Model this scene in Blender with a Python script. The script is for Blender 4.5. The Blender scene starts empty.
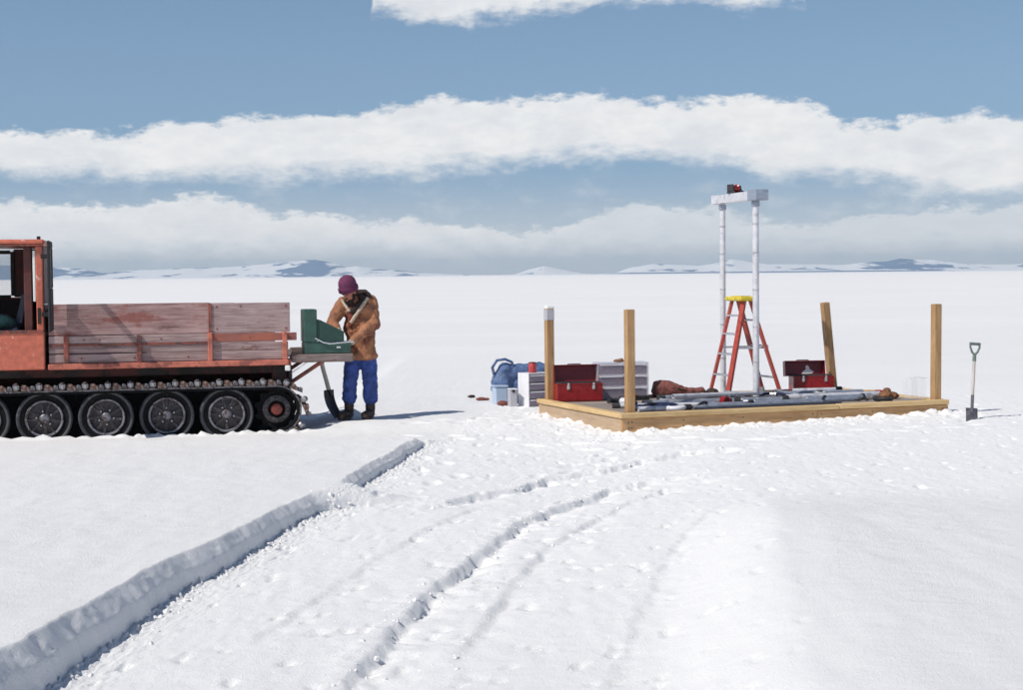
import bpy, bmesh, math, random
import numpy as np
from mathutils import Vector, Matrix, Euler, Quaternion
random.seed(7); np.random.seed(7)
R = math.radians
scene = bpy.context.scene
C = scene.collection

# ------------------------------------------------------------------ camera
cam_data = bpy.data.cameras.new('camera')
cam_data.sensor_width = 36.0
cam_data.lens = 36.0 * 1650 / 1023
cam_data.clip_start = 0.1
cam_data.clip_end = 60000
cam = bpy.data.objects.new('camera', cam_data)
C.objects.link(cam)
CAM_H = 1.72
PITCH = math.atan(70.3 / 1650)
ROLL = 0.0095
cam.matrix_world = (Matrix.Translation((0, 0, CAM_H)) @ Matrix.Rotation(math.pi/2 - PITCH, 4, 'X')
                    @ Matrix.Rotation(-ROLL, 4, 'Z'))
scene.camera = cam

# ------------------------------------------------------------------ light
SUN_EL = R(48)
SUN_TRAVEL = R(37)           # heading of the light over the ground, from +X towards +Y
tr = Vector((math.cos(SUN_TRAVEL)*math.cos(SUN_EL), math.sin(SUN_TRAVEL)*math.cos(SUN_EL), -math.sin(SUN_EL)))
sl = bpy.data.lights.new('sun', 'SUN')
sl.energy = 3.85
sl.angle = R(0.53)
sl.color = (1.0, 0.95, 0.875)
sun = bpy.data.objects.new('sun', sl)
C.objects.link(sun)
sun.rotation_euler = tr.to_track_quat('-Z', 'Y').to_euler()
sun.location = (-20, -15, 30)

scene.view_settings.view_transform = 'Standard'
scene.view_settings.look = 'None'
scene.view_settings.exposure = 0.0
scene.view_settings.gamma = 1.0
scene.view_settings.use_curve_mapping = False
scene.render.engine = 'CYCLES'
scene.cycles.use_denoising = True
scene.cycles.max_bounces = 8
scene.cycles.volume_bounces = 0
scene.cycles.transparent_max_bounces = 16

# ------------------------------------------------------------------ node helpers
class NT:
    def __init__(s, tree): s.t = tree; s.n = tree.nodes; s.l = tree.links
    def node(s, typ, **kw):
        n = s.n.new(typ)
        for k, v in kw.items():
            if k.startswith('i_'):
                key = k[2:]
                sock = n.inputs[int(key)] if key.isdigit() else n.inputs[key.replace('_', ' ')]
                s.put(sock, v)
            else: setattr(n, k, v)
        return n
    def put(s, sock, v):
        if isinstance(v, bpy.types.NodeSocket): s.l.new(v, sock)
        else: sock.default_value = v
    def m(s, op, a, b=0.0, c=0.0, clamp=False):
        n = s.n.new('ShaderNodeMath'); n.operation = op; n.use_clamp = clamp
        s.put(n.inputs[0], a); s.put(n.inputs[1], b); s.put(n.inputs[2], c)
        return n.outputs[0]
    def mr(s, v, a, b, c=0.0, d=1.0, smooth=True):
        n = s.n.new('ShaderNodeMapRange'); n.interpolation_type = 'SMOOTHSTEP' if smooth else 'LINEAR'
        s.put(n.inputs['Value'], v); s.put(n.inputs['From Min'], a); s.put(n.inputs['From Max'], b)
        s.put(n.inputs['To Min'], c); s.put(n.inputs['To Max'], d)
        return n.outputs[0]
    def mix(s, f, a, b, blend='MIX'):
        n = s.n.new('ShaderNodeMix'); n.data_type = 'RGBA'; n.blend_type = blend
        s.put(n.inputs[0], f); s.put(n.inputs[6], a); s.put(n.inputs[7], b)
        return n.outputs[2]
    def noise(s, vec, scale, detail=4, rough=0.55, out='Fac', dist=0.0):
        n = s.n.new('ShaderNodeTexNoise')
        if vec is not None: s.l.new(vec, n.inputs['Vector'])
        n.inputs['Scale'].default_value = scale; n.inputs['Detail'].default_value = detail
        n.inputs['Roughness'].default_value = rough; n.inputs['Distortion'].default_value = dist
        return n.outputs[out]
    def xyz(s, x, y, z=0.0):
        n = s.n.new('ShaderNodeCombineXYZ'); s.put(n.inputs[0], x); s.put(n.inputs[1], y); s.put(n.inputs[2], z)
        return n.outputs[0]
    def curve(s, val, pts):
        n = s.n.new('ShaderNodeFloatCurve'); c = n.mapping.curves[0]
        while len(c.points) > 2: c.points.remove(c.points[1])
        c.points[0].location = pts[0]; c.points[1].location = pts[-1]
        for p in pts[1:-1]: c.points.new(*p)
        n.mapping.update(); s.put(n.inputs['Value'], val)
        return n.outputs[0]

# ------------------------------------------------------------------ world: clear sky with bands of cloud
world = bpy.data.worlds.new('World'); scene.world = world; world.use_nodes = True
wt = NT(world.node_tree); wt.n.clear()
sky = wt.node('ShaderNodeTexSky', sky_type='NISHITA')
sky.sun_disc = False
sky.sun_elevation = SUN_EL
sky.sun_rotation = math.atan2(-tr.x, -tr.y)
sky.altitude = 1800
sky.air_density = 1.0
sky.dust_density = 0.3
sky.ozone_density = 1.6
geo = wt.node('ShaderNodeTexCoord').outputs['Generated']
sep = wt.node('ShaderNodeSeparateXYZ'); wt.l.new(geo, sep.inputs[0])
az = wt.m('ARCTAN2', sep.outputs[0], sep.outputs[1])
el = wt.m('ARCSINE', sep.outputs[2])
P2 = wt.xyz(az, wt.m('MULTIPLY', el, 2.1))
warp = wt.noise(P2, 30, 7, 0.62)
fine = wt.noise(P2, 95, 5, 0.6)
big = wt.noise(wt.xyz(az, wt.m('MULTIPLY', el, 2.4), 3.7), 9, 4, 0.55)
wob = wt.m('ADD', wt.m('MULTIPLY', wt.m('SUBTRACT', warp, 0.5), 0.030), wt.m('MULTIPLY', wt.m('SUBTRACT', fine, 0.5), 0.011))
el2 = wt.m('ADD', el, wob)
azn = wt.m('ADD', wt.m('MULTIPLY', az, 1.0/0.7), 0.5)          # +-0.35 rad -> 0..1
def e(px, py):                                                  # direction of a cloud edge as azimuth and elevation
    ang = math.atan((px - 511.5)/1650)/0.7 + 0.5
    elev = ((274.7 - 0.0095*(px - 511.5)) - py)/1650
    return (ang, elev/0.2)
def edge(pts):
    return wt.m('MULTIPLY', wt.curve(azn, [(0.0, e(*pts[0])[1])] + [e(*p) for p in pts] + [(1.0, e(*pts[-1])[1])]), 0.2)
def band(top, bot, st, sb):
    a = wt.mr(wt.m('SUBTRACT', edge(top), el2), -st*0.2, st)
    b = wt.mr(wt.m('SUBTRACT', el2, edge(bot)), -sb*0.4, sb)
    return wt.m('MULTIPLY', a, b)
t1 = [(5,133),(130,137),(200,121),(350,114),(400,103),(560,96),(700,101),(815,105),(855,128),(900,124),(960,120),(1018,120)]
b1 = [(5,180),(90,186),(180,184),(300,182),(400,178),(500,170),(640,160),(720,166),(770,182),(870,186),(950,203),(1018,198)]
t2 = [(5,203),(100,208),(205,197),(280,210),(400,218),(480,226),(560,228),(610,208),(700,206),(780,222),(880,214),(1018,206)]
b2 = [(5,262),(1018,256)]
m1 = band(t1, b1, 0.0050, 0.012)
m2 = wt.m('MULTIPLY', band(t2, b2, 0.0045, 0.016), wt.mr(az, -0.02, 0.10, 0.98, 0.66))
t3 = [(350,60),(368,40),(384,-14),(420,-40),(600,-40),(780,-40),(800,-14),(816,40),(834,60)]
b3 = [(365,18),(380,18),(440,27),(520,20),(600,12),(640,6),(700,9),(760,15),(800,8),(822,28)]
m3 = wt.m('MULTIPLY', band(t3, b3, 0.006, 0.008), 0.9)
# the rest of the sky carries scattered cumulus like those in view
hi = wt.m('MULTIPLY', wt.mr(wt.m('ADD', big, wt.m('MULTIPLY', wt.m('SUBTRACT', warp, 0.5), 0.5)), 0.60, 0.76), wt.mr(el, 0.185, 0.23))
thin = wt.m('MULTIPLY', wt.mr(warp, 0.48, 0.72), wt.m('MULTIPLY', wt.mr(el, 0.0, 0.02), wt.mr(el, 0.085, 0.03, 0.0, 0.30)))
mask = wt.m('MAXIMUM', wt.m('MAXIMUM', m1, m2), wt.m('MAXIMUM', m3, wt.m('MAXIMUM', hi, thin)))
dens = wt.mr(wt.noise(P2, 22, 6, 0.6), 0.28, 0.62, 0.84, 1.0)
mask = wt.m('MULTIPLY', mask, dens, clamp=True)
shade = wt.mr(wt.noise(P2, 40, 5, 0.6), 0.3, 0.7)
ccol = wt.mix(shade, (0.82, 0.83, 0.845, 1), (0.91, 0.91, 0.91, 1))
skyc = wt.mix(1.0, sky.outputs[0], (0.085, 0.085, 0.085, 1), 'MULTIPLY')
hz_ = wt.mix(wt.mr(el, 0.0, 0.075), (0.64, 0.685, 0.72, 1), (0.215, 0.36, 0.555, 1))
skyc = wt.mix(wt.m('MULTIPLY', wt.mr(el, 0.0, 0.16, 0.95, 0.36), wt.mr(el, 0.45, 0.12)), skyc, hz_)
bg1 = wt.node('ShaderNodeBackground'); wt.l.new(skyc, bg1.inputs[0]); bg1.inputs[1].default_value = 1.0
bg2 = wt.node('ShaderNodeBackground'); wt.l.new(ccol, bg2.inputs[0]); bg2.inputs[1].default_value = 1.0
mx = wt.node('ShaderNodeMixShader'); wt.l.new(mask, mx.inputs[0]); wt.l.new(bg1.outputs[0], mx.inputs[1]); wt.l.new(bg2.outputs[0], mx.inputs[2])
wo = wt.node('ShaderNodeOutputWorld'); wt.l.new(mx.outputs[0], wo.inputs[0])

# ------------------------------------------------------------------ materials
def material(name):
    m = bpy.data.materials.new(name); m.use_nodes = True
    t = NT(m.node_tree); b = t.n['Principled BSDF']
    return m, t, b
def col(c): return (c[0], c[1], c[2], 1.0)
def M(name, c, rough=0.5, metal=0.0, var=0.25, scale=18, c2=None, amount=0.35, bump=0.15, bscale=60, spec=0.5, stretch=(1,1,1), rand=0.0):
    """paint or cloth: base colour with mottling, wear patches of c2 and fine relief"""
    m, t, b = material(name)
    tc = t.node('ShaderNodeTexCoord').outputs['Object']
    mp = t.node('ShaderNodeMapping'); t.l.new(tc, mp.inputs[0]); mp.inputs['Scale'].default_value = stretch
    v = mp.outputs[0]
    n1 = t.noise(v, scale, 6, 0.6)
    base = t.mix(t.mr(n1, 0.25, 0.75), col([x*(1-var) for x in c]), col([min(1, x*(1+var)) for x in c]))
    if c2 is not None:
        n2 = t.noise(v, scale*0.6, 8, 0.7, dist=0.4)
        base = t.mix(t.mr(n2, 0.66-amount*0.35, 0.72-amount*0.3), base, col(c2))
    if rand:
        oi = t.node('ShaderNodeObjectInfo').outputs['Random']
        f = t.mr(oi, 0, 1, 1-rand, 1+rand, smooth=False)
        hs = t.node('ShaderNodeHueSaturation'); t.l.new(base, hs.inputs['Color']); t.l.new(f, hs.inputs['Value']); base = hs.outputs[0]
    t.l.new(base, b.inputs['Base Color'])
    b.inputs['Metallic'].default_value = metal
    t.l.new(t.mr(n1, 0.2, 0.8, max(0, rough-0.12), min(1, rough+0.12)), b.inputs['Roughness'])
    b.inputs['Specular IOR Level'].default_value = spec
    if bump:
        bp = t.node('ShaderNodeBump'); bp.inputs['Strength'].default_value = bump; bp.inputs['Distance'].default_value = 0.01
        t.l.new(t.noise(v, bscale, 5, 0.6), bp.inputs['Height']); t.l.new(bp.outputs[0], b.inputs['Normal'])
    return m
def wood(name, c, dark, axis=0, knots=0.12, red=None, redamt=0.0, rough=0.8, gs=1.0, rand=0.12):
    """boards with grain along one axis, knots and stains"""
    m, t, b = material(name)
    tc = t.node('ShaderNodeTexCoord').outputs['Object']
    oi = t.node('ShaderNodeObjectInfo').outputs['Random']
    ad = t.node('ShaderNodeVectorMath', operation='ADD'); t.l.new(tc, ad.inputs[0])
    t.l.new(t.xyz(t.m('MULTIPLY', oi, 13.0), t.m('MULTIPLY', oi, 7.0), t.m('MULTIPLY', oi, 3.0)), ad.inputs[1])
    mp = t.node('ShaderNodeMapping'); t.l.new(ad.outputs[0], mp.inputs[0])
    sc = [26*gs]*3; sc[axis] = 1.6*gs; mp.inputs['Scale'].default_value = sc
    g = t.noise(mp.outputs[0], 1.6, 8, 0.68, dist=0.6)
    mp2 = t.node('ShaderNodeMapping'); t.l.new(ad.outputs[0], mp2.inputs[0])
    s2 = [9.0]*3; s2[axis] = 3.2; mp2.inputs['Scale'].default_value = s2
    k = t.noise(mp2.outputs[0], 1.0, 5, 0.6)
    base = t.mix(t.mr(g, 0.30, 0.72), col(dark), col(c))
    base = t.mix(t.mr(k, 0.70-knots*0.3, 0.78, 0.0, 0.85), base, col([x*0.5 for x in dark]))
    base = t.mix(t.mr(t.noise(ad.outputs[0], 2.2, 4, 0.6), 0.35, 0.7, 0.0, 0.35), base, col([x*1.25 for x in c]))
    if red is not None:
        rn = t.noise(mp2.outputs[0], 0.55, 8, 0.72)
        base = t.mix(t.mr(rn, 0.60-redamt*0.3, 0.70-redamt*0.25, 0, 0.9), base, col(red))
    hs = t.node('ShaderNodeHueSaturation'); t.l.new(base, hs.inputs['Color'])
    t.l.new(t.mr(oi, 0, 1, 1-rand, 1+rand, smooth=False), hs.inputs['Value'])
    t.l.new(hs.outputs[0], b.inputs['Base Color'])
    b.inputs['Roughness'].default_value = rough
    b.inputs['Specular IOR Level'].default_value = 0.3
    bp = t.node('ShaderNodeBump'); bp.inputs['Strength'].default_value = 0.5; bp.inputs['Distance'].default_value = 0.006
    t.l.new(g, bp.inputs['Height']); t.l.new(bp.outputs[0], b.inputs['Normal'])
    return m
def clear(name, c, alpha=0.5, rough=0.25):
    """translucent plastic or a window pane"""
    m, t, b = material(name)
    tr_ = t.node('ShaderNodeBsdfTransparent'); tr_.inputs[0].default_value = (1, 1, 1, 1)
    b.inputs['Base Color'].default_value = col(c); b.inputs['Roughness'].default_value = rough
    mxs = t.node('ShaderNodeMixShader'); mxs.inputs[0].default_value = alpha
    t.l.new(tr_.outputs[0], mxs.inputs[1]); t.l.new(b.outputs[0], mxs.inputs[2])
    t.l.new(mxs.outputs[0], t.n['Material Output'].inputs[0])
    return m

mat = {}
mat['cab'] = M('orange_red_paint', (0.53, 0.14, 0.085), 0.5, 0, 0.18, 15, (0.66, 0.42, 0.36), 0.16, 0.12, 45)
mat['rail'] = M('red_oxide_steel', (0.50, 0.15, 0.10), 0.6, 0, 0.25, 12, (0.26, 0.08, 0.06), 0.4, 0.25, 60)
mat['strap'] = M('rusty_red_steel', (0.26, 0.07, 0.05), 0.7, 0, 0.35, 14, (0.10, 0.05, 0.045), 0.5, 0.3, 60)
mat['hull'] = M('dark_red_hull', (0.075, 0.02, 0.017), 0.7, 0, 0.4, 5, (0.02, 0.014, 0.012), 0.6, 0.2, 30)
mat['black'] = M('black_rubber', (0.018, 0.018, 0.02), 0.65, 0, 0.35, 20, (0.06, 0.06, 0.065), 0.25, 0.3, 60)
mat['pitch'] = M('deep_black_rubber', (0.007, 0.007, 0.008), 0.85, 0, 0.3, 20, (0.02, 0.02, 0.022), 0.25, 0.3, 60, spec=0.2)
mat['tyre'] = M('grey_black_tyre', (0.045, 0.047, 0.056), 0.55, 0, 0.3, 16, (0.10, 0.10, 0.115), 0.3, 0.25, 60)
mat['rim'] = M('worn_grey_wheel_paint', (0.21, 0.205, 0.23), 0.45, 0.4, 0.35, 22, (0.07, 0.055, 0.055), 0.5, 0.2, 70)
mat['disc'] = M('dark_wheel_disc', (0.055, 0.05, 0.055), 0.5, 0.4, 0.4, 24, (0.13, 0.11, 0.11), 0.4, 0.2, 70)
mat['hub'] = M('red_hub', (0.20, 0.035, 0.025), 0.6, 0, 0.3, 30, (0.05, 0.02, 0.02), 0.4, 0.2, 70)
mat['steel'] = M('bright_worn_steel', (0.40, 0.40, 0.42), 0.3, 0.9, 0.25, 30, (0.10, 0.06, 0.045), 0.35, 0.15, 80)
mat['rust'] = M('rusty_steel', (0.14, 0.075, 0.055), 0.6, 0.5, 0.4, 30, (0.32, 0.28, 0.27), 0.35, 0.3, 80)
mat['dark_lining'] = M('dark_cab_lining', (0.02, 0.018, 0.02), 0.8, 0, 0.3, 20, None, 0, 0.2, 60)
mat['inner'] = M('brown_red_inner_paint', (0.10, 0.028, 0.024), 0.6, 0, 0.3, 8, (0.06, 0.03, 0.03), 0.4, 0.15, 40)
mat['seat'] = M('navy_seat_vinyl', (0.02, 0.025, 0.05), 0.38, 0, 0.3, 10, None, 0, 0.3, 25)
mat['teal'] = M('teal_cloth', (0.05, 0.14, 0.13), 0.9, 0, 0.35, 12, None, 0, 0.5, 22)
mat['white'] = M('white_paint', (0.78, 0.78, 0.76), 0.5, 0, 0.08, 20, None, 0, 0.1, 60)
mat['bed_grey'] = wood('weathered_grey_boards', (0.43, 0.325, 0.315), (0.205, 0.125, 0.12), 0, 0.3, (0.20, 0.10, 0.09), 0.10)
mat['bed_red'] = wood('worn_red_boards', (0.43, 0.29, 0.275), (0.19, 0.10, 0.095), 0, 0.3, (0.24, 0.085, 0.07), 0.42)
mat['redboard'] = wood('red_painted_board', (0.30, 0.12, 0.10), (0.15, 0.055, 0.05), 0, 0.2, (0.36, 0.12, 0.08), 0.5)
mat['tail'] = wood('weathered_tail_timber', (0.27, 0.215, 0.20), (0.10, 0.075, 0.07), 0, 0.2, (0.15, 0.07, 0.06), 0.2)
mat['pine'] = wood('fresh_pine', (0.54, 0.345, 0.18), (0.35, 0.195, 0.09), 0, 0.4, None, 0, 0.7)
mat['pine_cap'] = wood('pale_pine_cap', (0.68, 0.50, 0.27), (0.47, 0.30, 0.13), 0, 0.06, None, 0, 0.7)
mat['pine_post'] = wood('pine_post_wood', (0.48, 0.31, 0.155), (0.27, 0.145, 0.065), 2, 0.2, None, 0, 0.7)
mat['deck'] = wood('dull_decking', (0.36, 0.31, 0.27), (0.20, 0.16, 0.14), 0, 0.15, None, 0, 0.8)
mat['tape'] = M('silver_grey_tape', (0.46, 0.46, 0.50), 0.4, 0.1, 0.1, 30, None, 0, 0.3, 60)
mat['red'] = M('red_enamel', (0.27, 0.010, 0.012), 0.30, 0, 0.2, 10, (0.17, 0.012, 0.012), 0.2, 0.05, 40)
mat['maroon'] = M('dark_red_enamel', (0.17, 0.008, 0.014), 0.35, 0, 0.2, 10, None, 0, 0.05, 40)
mat['grey_tray'] = M('dark_tray_metal', (0.05, 0.05, 0.055), 0.5, 0.3, 0.3, 20, None, 0, 0.1, 40)
mat['chrome'] = M('latch_chrome', (0.72, 0.72, 0.73), 0.22, 0.9, 0.1, 30, None, 0, 0.0)
mat['alu'] = M('dull_aluminium', (0.58, 0.59, 0.62), 0.38, 0.75, 0.14, 14, (0.42, 0.43, 0.47), 0.3, 0.06, 60)
mat['alu_white'] = M('pale_aluminium', (0.66, 0.66, 0.70), 0.5, 0.25, 0.10, 14, (0.48, 0.47, 0.52), 0.3, 0.06, 60)
mat['grey_pipe'] = M('grey_blue_pipe', (0.30, 0.34, 0.42), 0.4, 0.3, 0.2, 14, None, 0, 0.05, 60)
mat['dark_pipe'] = M('dark_steel_pipe', (0.10, 0.11, 0.14), 0.4, 0.5, 0.25, 14, None, 0, 0.05, 60)
mat['orange'] = M('orange_fibreglass', (0.40, 0.062, 0.040), 0.42, 0, 0.18, 14, (0.30, 0.045, 0.03), 0.3, 0.06, 60)
mat['yellow'] = M('yellow_plastic', (0.66, 0.52, 0.04), 0.5, 0, 0.15, 20, (0.40, 0.30, 0.05), 0.3, 0.08, 60)
mat['green'] = M('green_enamel', (0.030, 0.085, 0.066), 0.4, 0, 0.2, 12, (0.06, 0.13, 0.10), 0.2, 0.06, 50)
mat['green_in'] = M('dark_green_enamel', (0.018, 0.058, 0.046), 0.5, 0, 0.2, 12, None, 0, 0.06, 50)
mat['blue_bag'] = M('blue_nylon', (0.075, 0.125, 0.26), 0.75, 0, 0.35, 12, (0.13, 0.19, 0.32), 0.35, 0.9, 14)
mat['navy'] = M('dark_blue_cloth', (0.018, 0.028, 0.085), 0.8, 0, 0.35, 14, None, 0, 0.8, 18)
mat['maroon_cloth'] = M('brick_red_canvas', (0.215, 0.075, 0.06), 0.85, 0, 0.3, 12, (0.13, 0.045, 0.04), 0.35, 0.9, 16)
mat['brown'] = M('brown_leather', (0.24, 0.11, 0.045), 0.7, 0, 0.35, 20, (0.11, 0.045, 0.025), 0.4, 0.6, 30)
mat['plastic'] = clear('milky_plastic', (0.74, 0.74, 0.84), 0.42, 0.35)
mat['plastic_blue'] = clear('milky_blue_plastic', (0.52, 0.64, 0.80), 0.8, 0.35)
mat['plastic_clear'] = clear('clear_plastic', (0.85, 0.86, 0.92), 0.16, 0.15)
mat['plastic_drawer'] = clear('smoky_lilac_plastic', (0.62, 0.56, 0.66), 0.24, 0.3)
mat['glass'] = clear('window_pane', (0.75, 0.8, 0.85), 0.16, 0.05)
mat['white_plastic'] = M('white_plastic', (0.74, 0.74, 0.77), 0.45, 0, 0.06, 10, None, 0, 0.03, 40)
mat['contents'] = M('mixed_drawer_contents', (0.13, 0.075, 0.11), 0.8, 0, 0.5, 30, (0.05, 0.045, 0.08), 0.5, 0.6, 40)
mat['can'] = M('red_can', (0.50, 0.06, 0.06), 0.35, 0, 0.12, 20, (0.60, 0.35, 0.33), 0.15, 0.0)
mat['shaft'] = M('pale_ash_wood', (0.52, 0.47, 0.43), 0.7, 0, 0.2, 30, (0.30, 0.24, 0.19), 0.3, 0.1, 60, stretch=(1,1,0.15))
mat['blade'] = M('grey_shovel_steel', (0.16, 0.155, 0.175), 0.45, 0.6, 0.3, 20, (0.10, 0.075, 0.07), 0.35, 0.15, 60)
mat['blade_dark'] = M('black_shovel_steel', (0.035, 0.035, 0.04), 0.4, 0.5, 0.3, 20, (0.12, 0.12, 0.13), 0.25, 0.15, 60)
mat['grip'] = M('dark_green_grip', (0.13, 0.17, 0.15), 0.5, 0, 0.2, 30, None, 0, 0.1, 60)
mat['skin'] = M('skin', (0.42, 0.17, 0.11), 0.55, 0, 0.15, 25, None, 0, 0.1, 80)
mat['jacket'] = M('rust_brown_suede', (0.34, 0.150, 0.078), 0.9, 0, 0.35, 9, (0.19, 0.068, 0.042), 0.40, 0.7, 26)
mat['lining'] = M('cream_fleece', (0.58, 0.49, 0.38), 0.95, 0, 0.3, 60, (0.34, 0.25, 0.18), 0.35, 1.0, 90)
mat['collar'] = M('dark_brown_pile', (0.035, 0.02, 0.017), 0.95, 0, 0.4, 50, None, 0, 1.0, 80)
mat['shirt'] = M('brick_red_shirt', (0.20, 0.045, 0.03), 0.9, 0, 0.3, 20, None, 0, 0.5, 40)
mat['denim'] = M('bright_blue_trousers', (0.040, 0.078, 0.285), 0.85, 0, 0.45, 9, (0.022, 0.040, 0.15), 0.25, 0.9, 13)
mat['boot'] = M('dark_brown_boot', (0.045, 0.026, 0.018), 0.6, 0, 0.35, 20, (0.11, 0.065, 0.04), 0.3, 0.4, 50)
mat['hair'] = M('dark_brown_hair', (0.03, 0.016, 0.012), 0.8, 0, 0.4, 40, None, 0, 0.8, 90)
mat['hat'] = M('purple_wool', (0.135, 0.030, 0.080), 0.95, 0, 0.3, 30, None, 0, 0.5, 60)

# ------------------------------------------------------------------ mesh helpers
class MB:
    def __init__(s): s.v = []; s.f = []
    def add(s, vs, fs, T=None):
        o = len(s.v)
        for p in vs:
            p = Vector(p)
            if T is not None: p = T @ p
            s.v.append((p.x, p.y, p.z))
        s.f += [tuple(i+o for i in f) for f in fs]
        return s
    def box(s, a, b, bev=0.0, T=None):
        """box between two corners, edges chamfered by bev"""
        (x0,y0,z0),(x1,y1,z1) = a, b
        if bev <= 0:
            vs = [(x0,y0,z0),(x1,y0,z0),(x1,y1,z0),(x0,y1,z0),(x0,y0,z1),(x1,y0,z1),(x1,y1,z1),(x0,y1,z1)]
            return s.add(vs, [(3,2,1,0),(4,5,6,7),(0,1,5,4),(1,2,6,5),(2,3,7,6),(3,0,4,7)], T)
        bm = bmesh.new(); bmesh.ops.create_cube(bm, size=1)
        for v in bm.verts: v.co = Vector(((x0+x1)/2+v.co.x*(x1-x0), (y0+y1)/2+v.co.y*(y1-y0), (z0+z1)/2+v.co.z*(z1-z0)))
        bev = min(bev, 0.45*min(abs(x1-x0), abs(y1-y0), abs(z1-z0)))
        bmesh.ops.bevel(bm, geom=list(bm.edges), offset=bev, segments=1, affect='EDGES')
        bm.verts.index_update()
        vs = [v.co.copy() for v in bm.verts]; fs = [tuple(v.index for v in f.verts) for f in bm.faces]; bm.free()
        return s.add(vs, fs, T)
    def tube(s, pts, rad, n=10, cap=True, T=None, flat=None):
        """round bar along a polyline; rad a number or one per point"""
        pts = [Vector(p) for p in pts]; k = len(pts)
        if not hasattr(rad, '__len__'): rad = [rad]*k
        vs = []; prev = None
        for i, p in enumerate(pts):
            d = (pts[min(i+1, k-1)] - pts[max(i-1, 0)]).normalized()
            if prev is None:
                a = d.orthogonal().normalized()
            else:
                a = (prev - d*prev.dot(d)).normalized()
            prev = a; b = d.cross(a)
            for j in range(n):
                t = 2*math.pi*j/n
                vs.append(p + (a*math.cos(t) + b*math.sin(t))*rad[i])
        fs = []
        for i in range(k-1):
            for j in range(n):
                fs.append((i*n+j, i*n+(j+1)%n, (i+1)*n+(j+1)%n, (i+1)*n+j))
        if cap: fs += [tuple(range(n-1, -1, -1)), tuple((k-1)*n+j for j in range(n))]
        return s.add(vs, fs, T)
    def lathe(s, prof, n=24, T=None, closed=False):
        """profile of (radius, height) turned about z"""
        vs = []; k = len(prof)
        for r, z in prof:
            for j in range(n):
                t = 2*math.pi*j/n; vs.append((r*math.cos(t), r*math.sin(t), z))
        fs = []
        for i in range(k if closed else k-1):
            i2 = (i+1) % k
            for j in range(n): fs.append((i*n+j, i*n+(j+1)%n, i2*n+(j+1)%n, i2*n+j))
        if not closed: fs += [tuple(range(n-1,-1,-1)), tuple((k-1)*n+j for j in range(n))]
        return s.add(vs, fs, T)
    def prism(s, poly, d0, d1, T=None):
        """polygon in xz extruded along y from d0 to d1"""
        n = len(poly); vs = [(x, d0, z) for x, z in poly] + [(x, d1, z) for x, z in poly]
        fs = [tuple(range(n)), tuple(range(2*n-1, n-1, -1))] + [(i, i+n, (i+1)%n+n, (i+1)%n) for i in range(n)]
        return s.add(vs, fs, T)
    def ball(s, c, r, n=12, m=8, T=None):
        """ellipsoid"""
        if not hasattr(r, '__len__'): r = (r,r,r)
        vs = [(c[0], c[1], c[2]-r[2])]
        for i in range(1, m):
            ph = math.pi*i/m
            for j in range(n):
                t = 2*math.pi*j/n
                vs.append((c[0]+r[0]*math.sin(ph)*math.cos(t), c[1]+r[1]*math.sin(ph)*math.sin(t), c[2]-r[2]*math.cos(ph)))
        vs.append((c[0], c[1], c[2]+r[2])); fs = []
        for j in range(n): fs.append((0, 1+(j+1)%n, 1+j))
        for i in range(m-2):
            for j in range(n):
                a = 1+i*n; fs.append((a+j, a+(j+1)%n, a+n+(j+1)%n, a+n+j))
        a = 1+(m-2)*n
        for j in range(n): fs.append((a+j, a+(j+1)%n, len(vs)-1))
        return s.add(vs, fs, T)
    def mesh(s, name):
        me = bpy.data.meshes.new(name); me.from_pydata(s.v, [], s.f)
        bm = bmesh.new(); bm.from_mesh(me); bmesh.ops.recalc_face_normals(bm, faces=list(bm.faces)); bm.to_mesh(me); bm.free()
        return me
    def build(s, name, m, parent=None, smooth=None):
        me = s.mesh(name)
        if m is not None: me.materials.append(mat[m] if isinstance(m, str) else m)
        o = bpy.data.objects.new(name, me); C.objects.link(o)
        if smooth is not None: shade_smooth(me, smooth)
        if parent is not None: o.parent = parent
        return o
def shade_smooth(me, ang=40):
    for p in me.polygons: p.use_smooth = True
    if ang < 180:
        bm = bmesh.new(); bm.from_mesh(me)
        for ed in bm.edges:
            if len(ed.link_faces) == 2: ed.smooth = ed.calc_face_angle(0) < R(ang)
        bm.to_mesh(me); bm.free()
def thing(name, label, cat, loc=(0,0,0), rz=0.0, group=None, rot=None):
    o = bpy.data.objects.new(name, None); C.objects.link(o); o.empty_display_size = 0.2
    o.location = loc; o.rotation_euler = rot if rot else (0, 0, rz)
    return tag(o, label, cat, group)
def tag(o, label, cat=None, group=None):
    o['label'] = label
    if cat: o['category'] = cat
    if group: o['group'] = group
    return o
def share(o, loc=None, rot=None, parent=None, name=None):
    c = o.copy(); C.objects.link(c)
    if loc is not None: c.location = loc
    if rot is not None: c.rotation_euler = rot
    if parent is not None: c.parent = parent
    if name: c.name = name
    return c
def copy_tree(o, parent=None):
    c = o.copy(); C.objects.link(c)
    if parent is not None: c.parent = parent
    for ch in list(o.children): copy_tree(ch, c)
    return c
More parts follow.
